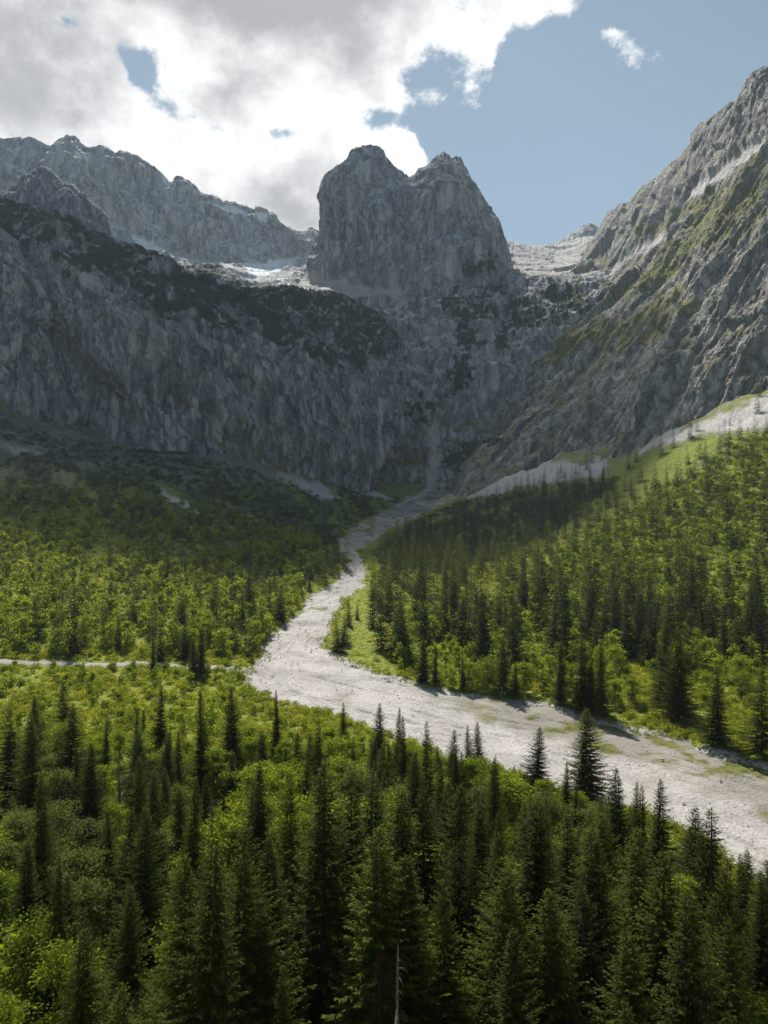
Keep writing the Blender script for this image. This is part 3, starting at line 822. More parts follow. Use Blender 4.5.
def broad_tree(r, H=11., Rc=3.4, clumps=80, leaves=60, leaf=.26, low=.22, limbs=6, lobes=6, slim=1.):
    parts = []
    top = H * .72
    path = [(0, 0, -.6)]
    x = y = 0
    for z in np.linspace(0, top, 6):
        path.append((x, y, z)); x += r.normal(0, .14); y += r.normal(0, .14)
    rb = .016 * H + .03
    parts.append(tube(path, np.linspace(rb * 1.25, rb * .25, len(path)), 7))
    lob = []
    for k in range(lobes):
        zc = H * (low + (0.92 - low) * (k + .5) / lobes)
        f = 1 - abs((zc / H - .52) / .55) ** 2.2
        a = r.uniform(0, 6.28)
        rad = Rc * (.35 + .55 * max(f, .1)) * r.uniform(.75, 1.15)
        off = Rc * .45 * max(f, .15) * r.uniform(.3, 1.2)
        lob.append((np.array([math.cos(a) * off, math.sin(a) * off, min(zc, H - rad * .7)]), np.array([rad, rad, rad * r.uniform(.7, 1.0) * (1.2 if slim > 1 else 1.)])))
    lob.append((np.array([r.normal(0, .2), r.normal(0, .2), H * .86]), np.array([Rc * .4, Rc * .4, H * .13])))
    for k in range(limbs):
        c, _ = lob[k % len(lob)]
        z0 = max(.6, c[2] * r.uniform(.35, .7))
        st = np.array([0, 0, z0])
        mid = st * .45 + c * .55 + r.normal(0, .15, 3)
        parts.append(tube([st, mid, c + r.normal(0, .3, 3)], [rb * .45, rb * .28, rb * .07], 5))
    B, D, Nn, Ln, Wd, T = [], [], [], [], [], []
    for q in range(clumps):
        c, rd = lob[r.integers(len(lob))]
        v = r.normal(0, 1, 3); v /= np.linalg.norm(v)
        if v[2] < -.3: v[2] *= .5
        cc = c + v * rd * r.uniform(.45, 1.05)
        n = int(leaves * r.uniform(.5, 1.3))
        sp = r.normal(0, 1, (n, 3)) * np.array([.62, .62, .36]) * Rc * .19 * r.uniform(.7, 1.4)
        B.append(cc + sp)
        d = sp + v * .3 * Rc * .2 + r.normal(0, .3, (n, 3)); d[:, 2] -= .12
        D.append(d); Nn.append(r.normal(0, .7, (n, 3)) + np.array([0, 0, .8]))
        l = leaf * r.uniform(.7, 1.4, n)
        Ln.append(l); Wd.append(l * r.uniform(.55, .8, n))
        T.append(np.clip(r.uniform(.1, .75) + r.normal(0, .12, n), 0, 1))
    V, Fq = rhombs(np.concatenate(B), np.concatenate(D), np.concatenate(Nn), np.concatenate(Ln), np.concatenate(Wd))
    tv, tf = join(parts)
    return (tv, tf), (V, Fq, np.repeat(np.concatenate(T), 4))

def bush(r, H=1.8, Rr=1.5, clumps=16, leaves=16, leaf=.35):
    B, D, Ln, T = [], [], [], []
    for q in range(clumps):
        a = r.uniform(0, 6.28); rr = Rr * math.sqrt(r.random()) * .8
        zc = H * r.uniform(.2, .85) * (1 - .45 * (rr / Rr) ** 2)
        n = leaves
        sp = r.normal(0, 1, (n, 3)) * np.array([.3, .3, .22]) * Rr * .75
        cc = np.array([math.cos(a) * rr, math.sin(a) * rr, zc])
        B.append(cc + sp); d = sp + np.array([0, 0, .25]) + r.normal(0, .2, (n, 3)); D.append(d)
        Ln.append(leaf * r.uniform(.6, 1.4, n)); T.append(np.clip(r.uniform(.1, .7) + r.normal(0, .12, n), 0, 1))
    B = np.concatenate(B); B[:, 2] = np.maximum(B[:, 2], .02)
    D = np.concatenate(D); Ln = np.concatenate(Ln)
    V, Fq = rhombs(B, D, r.normal(0, .7, (len(B), 3)) + np.array([0, 0, .8]), Ln, Ln * .65)
    return V, Fq, np.repeat(np.concatenate(T), 4)

def R_(s): return np.random.default_rng(s)

EXEC_TREES = True
# --- prototypes
SPR_NEAR = []   # (trunk mesh, crown mesh)
for k, (Rb, st, fl, dr) in enumerate([(2.7, .36, .97, .0), (2.3, .38, .94, .08), (3.1, .36, .95, .03), (2.5, .40, .85, .10), (2.0, .36, .97, .0), (2.9, .42, .80, .05)]):
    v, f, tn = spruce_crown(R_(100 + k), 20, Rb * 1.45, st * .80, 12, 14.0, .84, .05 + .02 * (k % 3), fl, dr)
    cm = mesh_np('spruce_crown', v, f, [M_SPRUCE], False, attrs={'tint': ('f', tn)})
    v, f = spruce_trunk(R_(150 + k))
    tm = mesh_np('spruce_trunk', v, f, [M_BARK])
    SPR_NEAR.append((tm, cm))
SPR_MID = []
for k, (Rb, st, fl) in enumerate([(2.7, .6, .95), (2.2, .62, .92), (3.0, .6, .92), (1.9, .6, .95)]):
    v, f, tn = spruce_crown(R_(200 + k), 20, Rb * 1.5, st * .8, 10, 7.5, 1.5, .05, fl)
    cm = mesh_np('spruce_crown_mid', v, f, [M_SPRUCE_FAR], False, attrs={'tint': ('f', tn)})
    v, f = spruce_trunk(R_(250 + k), seg=5)
    SPR_MID.append((mesh_np('spruce_trunk_mid', v, f, [M_BARK]), cm))
SPR_FAR = [spruce_crown(R_(300 + k), 20, Rb * 1.45, .78, 8, 5.6, 2.0, .02, .97) for k, Rb in enumerate((2.9, 2.4, 3.2, 2.1, 2.7))]

BRD_NEAR, BRD_MID, PALE_NEAR = [], [], []
for k, (H, Rc, lw, sl) in enumerate([(11, 3.2, .15, 1), (10, 3.6, .12, 1), (12, 2.6, .15, 1.2), (9, 3.0, .1, 1), (11, 2.9, .2, 1)]):
    (tv, tf), (v, f, tn) = broad_tree(R_(400 + k), H, Rc, 110, 62, .27, lw, slim=sl)
    tm = mesh_np('broadleaf_trunk', tv, tf, [M_PBARK])
    BRD_NEAR.append((tm, mesh_np('broadleaf_crown', v, f, [M_LEAF], False, attrs={'tint': ('f', tn)}), H))
    PALE_NEAR.append((tm, mesh_np('pale_crown', v, f, [M_PALE], False, attrs={'tint': ('f', tn)}), H))
for k, (H, Rc, lw) in enumerate([(10, 3.0, .1), (9, 3.3, .08), (11, 2.7, .1), (8, 2.8, .06)]):
    (tv, tf), (v, f, tn) = broad_tree(R_(450 + k), H, Rc, 60, 30, .45, lw, 4)
    BRD_MID.append((mesh_np('broadleaf_trunk_mid', tv, tf, [M_PBARK]), mesh_np('broadleaf_crown_mid', v, f, [M_LEAF], False, attrs={'tint': ('f', tn)}), H))
BRD_FAR = [broad_tree(R_(480 + k), 9, 2.9, 34, 13, .8, .05, 2)[1] for k in range(5)]
BUSH = [bush(R_(500 + k), 1.9, 1.5, 20, 18, .34) for k in range(5)]
BUSH_FAR = [bush(R_(520 + k), 2.2, 1.9, 10, 9, .72) for k in range(5)]

def inpoly(px, py, poly): return poly_sd(px, py, poly) > 0

def stuff_mesh(name, protos, X, Y, Z, S, mat, label, cat, r, tint_var=.3, ground_r=None):
    vs, fs, ts, o = [], [], [], 0
    for i in range(len(X)):
        v, f, tn = protos[int(r.integers(len(protos)))]
        a = r.uniform(0, 6.28); c, s = math.cos(a), math.sin(a)
        sx = S[i] * r.uniform(.85, 1.2)
        w = np.stack([(v[:, 0] * c - v[:, 1] * s) * sx + X[i], (v[:, 0] * s + v[:, 1] * c) * sx + Y[i], v[:, 2] * S[i] + Z[i]], 1)
        vs.append(w.astype(np.float32)); fs.append(f + o); o += len(v)
        ts.append(np.clip(tn + r.normal(0, tint_var), 0, 1).astype(np.float32))
    me = mesh_np(name, np.concatenate(vs), np.concatenate(fs), [mat], False, attrs={'tint': ('f', np.concatenate(ts))})
    return tag(link(name, me), label, cat, kind='stuff')

def scatter(n, ymin, ymax, umin, umax, spacing, r, accept):
    """darts over the ground: x, y kept at least `spacing(y)` apart"""
    y = np.sqrt(r.uniform(ymin ** 2, ymax ** 2, n)); u = r.uniform(umin, umax, n)
    x = u * y
    z = hfull(x, y)
    px, py = proj(np.stack([x, y, z], 1))
    rs = river_sd(x, y); rd = road_dist(x, y)
    p = accept(px, py, x, y, rs, rd)
    ok = r.random(n) < p
    x, y, z, px, py = (a[ok] for a in (x, y, z, px, py))
    if not callable(spacing): sp = np.full(len(x), spacing)
    else: sp = spacing(px, py, x, y)
    cell = {}
    keep = []
    cs = float(sp.max())
    for i in range(len(x)):
        a, b = int(math.floor(x[i] / cs)), int(math.floor(y[i] / cs))
        bad = False
        for da in (-1, 0, 1):
            for db in (-1, 0, 1):
                for j in cell.get((a + da, b + db), ()):
                    if (x[i] - x[j]) ** 2 + (y[i] - y[j]) ** 2 < min(sp[i], sp[j]) ** 2: bad = True; break
                if bad: break
            if bad: break
        if not bad:
            keep.append(i); cell.setdefault((a, b), []).append(i)
    k = np.array(keep)
    return x[k], y[k], z[k], px[k], py[k]

ISLAND = [(318,650),(336,628),(338,606),(352,590),(370,575),(372,600),(380,620),(390,655),(400,680),(380,672),(350,660)]
CLEAR = [(395,612),(425,618),(470,612),(520,630),(560,650),(540,690),(480,690),(420,680),(392,660)]
def spruce_prob(px, py, x, y, rs, rd):
    p = np.zeros(len(px))
    nz = n2(x, y, 40, 2, 61)
    # foreground wood, thick right of the middle, thinner left
    fg = (rs < -2.5) & (rd > 5) & (y < 245) & (py > 668) & ((px < 240) | (py > 735) | (y < 150))
    near = fg & (poly_sd(px, py, [(-400,668),(240,668),(300,700),(370,727),(500,765),(660,812),(768,884),(1300,1200),(1300,1500),(-400,1500)]) > 0)
    dens = np.where(px < 120, .26, np.where(px < 210, .45, .58))
    dens = np.where((py < 800) & (px < 250), dens * .5, dens)
    dens = np.where((py < 745) & (px < 330), .10, dens)
    p = np.where(near, dens, p)
    # right-hand forest
    rf = inpoly(px, py, [(362,590),(372,575),(392,570),(440,560),(500,540),(560,525),(600,505),(620,490),(660,485),(700,470),(690,450),(700,440),(740,436),(1000,400),(1400,900),(900,830),(768,772),(680,748),(600,722),(530,708),(500,690),(480,640),(420,640),(400,625),(375,615)]) & (rs < -3) & (y < 760) & (y > 130) & (x > -15)
    p = np.where(rf, np.clip(.72 + nz * 1.8, .04, 1), p)
    p = np.where(inpoly(px, py, CLEAR) & (rs < -2), .10, p)
    p = np.where(inpoly(px, py, [(420,520),(470,500),(520,488),(600,480),(640,488),(600,510),(500,545),(440,560),(390,570),(372,562)]) & (y > 300), .9, p)
    # left middle
    lm = inpoly(px, py, [(-300,560),(0,560),(100,560),(180,560),(240,575),(300,590),(305,608),(280,632),(262,660),(-300,660)]) & (rd > 5) & (rs < -3) & (y > 200)
    p = np.where(lm, np.where(px > 170, .95, .75) * np.clip(1 + nz, .3, 1.6), p)
    p = np.where(inpoly(px, py, MEADOW_TOP), .01, p)
    for q in SCREE[:2]: p = np.where(inpoly(px, py, q), .02, p)
    p = np.where(inpoly(px, py, ISLAND), 0, p)
    p = np.where(inpoly(px, py, [(300,560),(335,555),(350,570),(330,585),(300,590)]), .5, p)
    return p

def broad_prob(px, py, x, y, rs, rd):
    p = np.zeros(len(px))
    nz = n2(x, y, 30, 2, 71)
    near = (rs < -2.5) & (rd > 4) & (y < 245) & (poly_sd(px, py, [(-400,668),(240,668),(300,700),(370,727),(500,765),(660,812),(768,884),(1300,1200),(1300,1500),(-400,1500)]) > 0)
    p = np.where(near, np.where(px < 200, .75, .42), p)
    p = np.where(near & (py < 745) & (px < 350), .45, p)
    rf = inpoly(px, py, [(392,640),(480,620),(560,560),(640,500),(700,470),(760,440),(1000,400),(1400,900),(900,830),(768,772),(680,748),(600,722),(530,708),(440,692),(400,675)]) & (rs < -3) & (y > 130) & (x > 0)
    p = np.where(rf, np.clip(.32 + nz * .8, .04, .8), p)
    p = np.where(rf & (rs > -22) & (y < 260), .8, p)
    p = np.where(inpoly(px, py, CLEAR), .22, p)
    p = np.where(inpoly(px, py, ISLAND), 0, p)
    lm = inpoly(px, py, [(-300,500),(0,505),(100,535),(180,555),(240,575),(300,590),(305,608),(280,632),(262,660),(-300,660)]) & (rd > 4) & (rs < -3) & (y > 200)
    p = np.where(lm, np.clip(.30 + nz * .9, .04, 1), p)
    p = np.where(inpoly(px, py, [(-200,480),(0,490),(150,500),(300,530),(335,560),(300,585),(180,555),(0,505)]), .25, p)
    return p

KEY_SPRUCE = [ # top of the tree in the picture, height in metres, width factor, variant
 (586,708,19,1.25,2),(535,727,16,1.15,0),(343,702,15,.85,4),(160,684,18,1.0,1),(322,764,25,1.05,3),(62,682,16,1.0,5),(202,690,20,.9,4),(194,640,13,1.1,2),
 (232,688,19,1.05,0),(260,762,20,.9,4),(277,690,15,.8,4),(317,722,18,.85,1),(378,703,16,.95,0),(397,707,17,.75,4),(404,716,18,.7,4),(426,722,20,.85,1),(452,730,17,.9,0),(470,725,16,.85,4),(479,722,14,.9,2),
 (493,755,19,.85,1),(617,768,19,1.0,0),(632,783,17,.7,4),(642,785,17,.8,1),(656,778,20,.95,4),(691,808,18,1.0,0),(708,806,20,1.05,1),(746,848,12,1.05,2),(770,860,14,1.1,0),(565,762,12,.9,4),
 (530,800,21,1.1,0),(515,868,19,1.05,2),(552,890,18,1.05,0),(588,884,18,.95,5),(627,934,17,1.0,2),(684,884,21,1.05,1),(725,915,17,1.0,3),(700,935,14,.9,4),(660,850,20,1,2),(450,838,18,1.0,5),(468,842,17,.9,1),(545,962,12,1.0,2),
 (208,845,22,1.1,3),(183,855,20,.95,0),(140,806,18,1.0,2),(190,780,18,.9,4),(240,826,22,1.0,5),(292,770,22,.9,1),(279,830,20,1,0),(350,790,21,1.0,0),(372,770,20,.95,5),(375,830,22,1.1,2),(402,790,21,1.05,0),(428,790,21,1,1),(440,760,18,.8,4),(405,850,20,1.1,0),(268,900,17,1.1,3),(290,945,12,.9,4),
 (42,775,18,.9,1),(57,858,15,.8,4),(78,745,13,.9,4),(105,722,12,.9,4),(600,830,21,1.1,0),(570,815,19,1.0,1),(635,830,20,1.1,3),(480,800,19,1.05,1),(455,785,19,1.0,0),(500,830,20,1,4),(120,985,16,1.1,3),
 # left middle and the meadow
 (35,590,18,1.0,0),(75,572,22,1.0,1),(74,610,17,1.1,2),(110,580,14,1.0,4),(134,583,17,1.1,0),(52,572,15,1,1),(168,545,22,1.1,0),(181,590,20,1.1,2),(214,580,21,1.1,0),(232,605,17,1,4),(201,625,17,1.1,1),(232,560,20,1,1),(250,565,22,1.1,5),(242,590,18,1,0),(270,580,20,1.0,4),(280,582,20,1.1,2),(186,618,15,1.1,1),(160,620,15,1.1,4),(118,618,12,1,4),(262,600,17,1,1),(153,640,12,1,4),(309,574,10,1.1,0),
 (337,624,11,1.5,2),(345,613,13,1.45,0),(342,630,9,1.5,1),(349,596,14,1.0,1),(357,603,8,1.1,4),(424,634,22,1.1,0),(402,592,26,1.1,2),(381,600,20,1.15,0),(373,580,22,1.1,1),(389,575,22,1.1,4),(463,655,18,1.0,1),(435,645,14,.9,4),(503,636,24,1.1,5),(445,590,22,1.0,0),(455,577,24,1.1,2),(465,572,24,1.0,1),(485,590,22,1.1,0),(512,600,24,1.05,4),(515,662,18,1,2),(560,640,26,1.1,1),(582,632,28,1.15,3),(590,660,20,1.1,0),(663,620,26,1.1,0),(678,628,26,1.15,2),(717,664,22,1.2,1),(762,665,22,1.1,5),(650,600,24,1.0,4),(625,590,24,1.0,1),(690,600,22,1,5),(601,640,24,1.0,4),
]

def key_pos(px, pyt, H):
    Ys = np.geomspace(36, 900, 1500)
    X = (px - CX) / F * Ys; Z = CAMZ + (CY - pyt) / F * Ys
    d = Z - H - hfull(X, Ys)
    k = np.where(d < 0)[0]
    if len(k) == 0: return None
    k = k[0]
    rs = river_sd(X, Ys)
    far = pyt < 640 or (px > 300 and pyt < np.interp(px, [300, 420, 520, 600, 700, 768], [640, 672, 690, 703, 730, 750]))
    if rs[k] > -2.5:
        while 0 < k < len(Ys) - 1 and rs[k] > -2.5: k += 1 if far else -1
    y = Ys[k]
    Hn = Z[k] - float(hfull(X[k:k+1], Ys[k:k+1])[0])
    return X[k], y, float(np.clip(Hn, .5 * H, 1.7 * H))

def horiz(px):
    names = ['at the left edge of the picture', 'well left of centre', 'left of centre', 'a little left of the middle', 'near the middle of the picture', 'a little right of the middle', 'right of centre', 'well right of centre', 'at the right edge of the picture']
    return names[int(np.clip(px / 768 * 9, 0, 8))]

def build_trees():
    r = R_(77)
    DEAD = key_pos(398, 945, 17)
    # ---------- collect spruces
    keys = []
    S = []       # x, y, z, H, width, key
    for (px, pyt, H, w, var) in KEY_SPRUCE:
        q = key_pos(px, pyt, H)
        if q is None: continue
        S.append([q[0], q[1], q[2], w * (1.25 if pyt > 665 and px > 300 else 1.1), var]); keys.append((px, pyt))
    kx = np.array([(s[0], s[1]) for s in S])
    x, y, z, px, py = scatter(60000, 34, 780, -.85, .85, lambda px, py, x, y: np.where(y < 160, 5.2, np.where(y < 300, 7.4, np.where(px > 340, 8.6, 7.4))), r, spruce_prob)
    for i in range(len(x)):
        dk = np.hypot(kx[:, 0] - x[i], kx[:, 1] - y[i]).min()
        if dk < 3.2: continue
        if y[i] < DEAD[1] + 1 and abs(px[i] - 398) < 1.6 / y[i] * F + 8: continue
        # trees in the wood stay below the sight line of the ones picked out above
        H = (20 if px[i] < 340 or y[i] < 130 else 27) * (r.uniform(.62, 1.05) if r.random() < .75 else r.uniform(.28, .6))
        if y[i] < 250:
            H *= .88
            top = CY - (z[i] + H - CAMZ) / y[i] * F
            lim = np.interp(px[i], [0, 60, 200, 260, 330, 420, 500, 560, 620, 700, 768, 900], [690, 700, 715, 730, 735, 742, 762, 780, 800, 830, 870, 900])
            if px[i] < 900 and top < lim:
                H = (CAMZ + (CY - lim) / F * y[i]) - z[i]
                if H < 5: continue
        if px[i] < 320 and y[i] > 250: H *= .8
        if y[i] > 520: H *= .85
        S.append([x[i], y[i], H, r.uniform(.85, 1.4) * (1.2 if H < 10 else 1), int(r.integers(6))])
    S = np.array(S)
    Sz = hfull(S[:, 0], S[:, 1])
    spx, spb = proj(np.c_[S[:, 0], S[:, 1], Sz])
    _, spt = proj(np.c_[S[:, 0], S[:, 1], Sz + S[:, 2]])
    vis = (spx > -25) & (spx < 793) & (spt < 1022)
    size = S[:, 2] / S[:, 1] * vis
    order = np.argsort(-size)
    nk = len(kx)
    key_first = np.r_[np.arange(nk), order[order >= nk]]
    chosen = [i for i in key_first if vis[i]][:290]
    rest = np.setdiff1d(np.arange(len(S)), chosen)
    print('spruces', len(S), 'individual', len(chosen), 'rest', len(rest))
    INFO = []
    for i in chosen:
        x, y, H, w, var = S[i]
        ismid = y > 230
        lib = SPR_MID if ismid else SPR_NEAR
        tm, cm = lib[int(var) % len(lib)]
        root = bpy.data.objects.new('spruce_tree', None)
        root.empty_display_size = .5
        col.objects.link(root)
        root.location = (x, y, Sz[i])
        root.rotation_euler = (r.normal(0, .022), r.normal(0, .022), r.uniform(0, 6.28))
        s = H / 20
        root.scale = (s * w, s * w, s)
        link('trunk', tm, root); link('crown', cm, root)
        INFO.append(dict(o=root, kind='spruce', px=spx[i], pt=spt[i], pb=spb[i], H=H, y=y, x=x, w=w, key=keys[i] if i < nk else None))
    rr_ = rest[(np.abs(S[rest, 0] / S[rest, 1]) < .8)]
    stuff_mesh('spruce_forest', SPR_FAR, S[rr_, 0], S[rr_, 1], Sz[rr_] - .2, S[rr_, 2] / 20, M_SPRUCE_FAR, 'dark spruce forest covering the far valley sides', 'forest', r, .22)

    # ---------- broadleaf trees
    x, y, z, px, py = scatter(42000, 34, 620, -.8, .8, lambda px, py, x, y: np.where(y < 160, 4.6, np.where(y < 300, 5.0, 6.0)), R_(78), broad_prob)
    H = r.uniform(4.5, 10.5, len(x))
    H = np.where((y < 250) & (py < 760) & (px < 360), H * .55, H)
    H = np.where((px < 330) & (y > 250), H * 1.1, H)
    H = np.where((px > 200) & (y < 130), H * 1.2, H)
    lim = np.interp(px, [0, 60, 200, 260, 330, 420, 500, 560, 620, 700, 768, 900], [676, 680, 684, 700, 728, 745, 765, 785, 810, 850, 890, 920])
    Hl = (CAMZ + (CY - lim) / F * y) - z
    H = np.where(y < 200, np.minimum(H, np.maximum(Hl, 1.5)), H)
    dk = np.array([np.hypot(S[:, 0] - a, S[:, 1] - b).min() for a, b in zip(x, y)])
    ok = (dk > 1.8) & (H > 2.2) & ~((y < DEAD[1] + 1) & (np.abs(px - 398) < 2.6 / y * F + 8))
    x, y, z, H, px, py = (a[ok] for a in (x, y, z, H, px, py))
    pt = CY - (z + H - CAMZ) / y * F
    vis = (px > -20) & (px < 788) & (pt < 1020)
    order = np.argsort(-(H / y) * vis)
    order = [i for i in order if vis[i]]
    chosen = order[:210]
    rest = np.setdiff1d(np.arange(len(x)), chosen)
    print('broadleaf', len(x), 'individual', len(chosen))
    for i in chosen:
        pale = (y[i] < 120 and r.random() < .4)
        lib = BRD_MID if y[i] > 230 else (PALE_NEAR if pale else BRD_NEAR)
        tm, cm, Hp = lib[int(r.integers(len(lib)))]
        root = bpy.data.objects.new('broadleaf_tree', None)
        root.empty_display_size = .5
        col.objects.link(root)
        root.location = (x[i], y[i], z[i])
        root.rotation_euler = (r.normal(0, .03), r.normal(0, .03), r.uniform(0, 6.28))
        s = H[i] / Hp
        w = r.uniform(.9, 1.25)
        root.scale = (s * w, s * w, s)
        link('trunk', tm, root); link('crown', cm, root)
        INFO.append(dict(o=root, kind='pale' if pale else 'broadleaf', px=px[i], pt=pt[i], pb=py[i], H=H[i], y=y[i], x=x[i], w=w))
    stuff_mesh('broadleaf_wood', BRD_FAR, x[rest], y[rest], z[rest] - .3, H[rest] / 9, M_LEAF, 'bright green broadleaf wood mixed into the distant slopes', 'wood', r, .3)

    # ---------- undergrowth
    def up(px, py, x, y, rs, rd):
        nz = n2(x, y, 14, 3, 91)
        p = np.where((rs < -1.5) & (rd > np.where(py > 664, 2.4, 3.0)), np.clip(.50 + nz * 1.3, .03, 1), 0)
        p = np.where(inpoly(px, py, FOREST) & ~inpoly(px, py, CLEAR) & (rs < -12), p * .9, p)
        p = np.where(inpoly(px, py, ISLAND), .02, p)
        p = np.where(inpoly(px, py, MEADOW_TOP), .0, p)
        p = np.where((py < 690) & (py > 660) & (px < 260), p * .8, p)
        return p
    x, y, z, px, py = scatter(30000, 34, 260, -.75, .75, 1.7, R_(80), up)
    stuff_mesh('undergrowth', BUSH, x, y, z - .1, r.uniform(.45, 1.15, len(x)), M_SHRUB, 'green bushes and undergrowth on the valley floor', 'undergrowth', r, .32)
    x, y, z, px, py = scatter(42000, 260, 560, -.75, .75, 3.6, R_(81), up)
    dark = (inpoly(px, py, DARK_AP) | inpoly(px, py, DARK_RT))
    k = ~dark
    stuff_mesh('hillside_shrubs', BUSH_FAR, x[k], y[k], z[k] - .1, r.uniform(.6, 1.4, k.sum()), M_SHRUB, 'green shrubs over the lower hillsides', 'shrubs', r, .32)
    def tuft(px, py, x, y, rs, rd):
        return np.where((rs < 2.5) & (rs > -3.5) & (y < 330), .6, np.where(inpoly(px, py, ISLAND), .08, 0))
    x, y, z, px, py = scatter(160000, 60, 420, -.75, .75, .8, R_(84), tuft)
    stuff_mesh('grass_tufts', BUSH_FAR, x, y, z - .05, r.uniform(.10, .34, len(x)), M_SHRUB, 'short grass tufts along the river banks and meadow', 'grass', r, .3)
    def up2(px, py, x, y, rs, rd):
        nz = n2(x, y, 26, 3, 92)
        p = np.where((inpoly(px, py, DARK_AP) | inpoly(px, py, DARK_RT) | inpoly(px, py, BASIN)) & (rs < -3), np.clip(.5 + nz * 1.4, .0, 1), 0)
        sc = np.zeros(len(px), bool)
        for q in SCREE: sc |= inpoly(px, py, q)
        return np.where(sc, 0, p)
    x, y, z, px, py = scatter(40000, 300, 960, -.75, .6, 3.6, R_(82), up2)
    stuff_mesh('mountain_pine_scrub', BUSH_FAR, x, y, z - .1, r.uniform(.7, 1.9, len(x)), M_PINE, 'dark mountain pine scrub on the shaded aprons', 'scrub', r, .3)
    for px_, pt_, H_, lab in [(655, 612, 20, 'rusty brown dying spruce among green trees across the river'), (380, 950, 15, 'small rusty brown spruce beside the bare dead trunk')]:
        q = key_pos(px_, pt_, H_)
        tm, cm = (SPR_MID if q[1] > 200 else SPR_NEAR)[1]
        cm = cm.copy(); cm.materials.clear(); cm.materials.append(M_RUST)
        root = bpy.data.objects.new('spruce_tree', None); col.objects.link(root)
        root.location = (q[0], q[1], float(hfull(np.array([q[0]]), np.array([q[1]]))[0])); root.scale = (q[2] / 20 * .95, q[2] / 20 * .95, q[2] / 20)
        link('trunk', tm, root); link('crown', cm, root)
        tag(root, lab, 'spruce tree', 'rusty spruces')
    return INFO

def build_stones():
    r = R_(90)
    n = 1500
    s_ = r.random(n); t_ = r.beta(1.2, 1.2, n)
    A, B = resample(WA, 900), resample(WB, 900)
    k = (s_ * 899).astype(int)
    P = A[k] * (1 - t_[:, None]) + B[k] * t_[:, None]
    keep = P[:, 1] < 480
    P = P[keep]
    z = hbase(P[:, 0], P[:, 1]) - .55 + n2(P[:, 0], P[:, 1], 26, 4, 31) * .9
    ico = bpy.data.meshes.new('x')
    import bmesh
    bm = bmesh.new(); bmesh.ops.create_icosphere(bm, subdivisions=1, radius=1); bm.verts.ensure_lookup_table()
    v0 = np.array([v.co[:] for v in bm.verts]); f0 = np.array([[q.index for q in f.verts] for f in bm.faces]); bm.free()
    vs, fs, o = [], [], 0
    for i in range(len(P)):
        R0 = .12 + .32 * r.random() ** 5
        sc = R0 * r.uniform(.7, 1.3, 3) * np.array([1, 1, .7])
        v = v0 * (1 + r.normal(0, .12, (len(v0), 1))) * sc
        a = r.uniform(0, 6.28); c, s2 = math.cos(a), math.sin(a)
        v = np.stack([v[:, 0] * c - v[:, 1] * s2, v[:, 0] * s2 + v[:, 1] * c, v[:, 2]], 1) + [P[i, 0], P[i, 1], z[i]]
        vs.append(v); fs.append(f0 + o); o += len(v)
    me = mesh_np('river_stones', np.concatenate(vs), np.concatenate(fs), [M_STONE], False)
    tag(link('river_stones', me), 'loose grey stones scattered over the gravel river bed', 'stones', kind='stuff')

def dead_tree(px, pyt, H, label):
    q = key_pos(px, pyt, H)
    x, y, H = q
    z = float(hfull(np.array([x]), np.array([y]))[0])
    root = bpy.data.objects.new('dead_spruce', None)
    col.objects.link(root); root.location = (x, y, z)
    tag(root, label, 'dead tree')
    r = R_(int(px))
    v, f = tube([(0, 0, -.5), (.05, 0, H * .4), (-.05, .05, H * .8), (0, 0, H)], [.2, .15, .09, .05], 7)
    link('trunk', mesh_np('dead_trunk', v, f, [M_DEAD]), root)
    for k in range(26):
        zz = H * (.25 + .72 * k / 26); a = r.uniform(0, 6.28); L = r.uniform(.6, 2.0) * (1.1 - .6 * zz / H)
        d = np.array([math.cos(a), math.sin(a), 0])
        v, f = tube([np.array([0, 0, zz]), d * L * .5 + [0, 0, zz - .1], d * L + [0, 0, zz - .45 + r.normal(0, .15)]], [.045, .03, .01], 5)
        link('branch', mesh_np('dead_branch', v, f, [M_DEAD]), root)
    return root

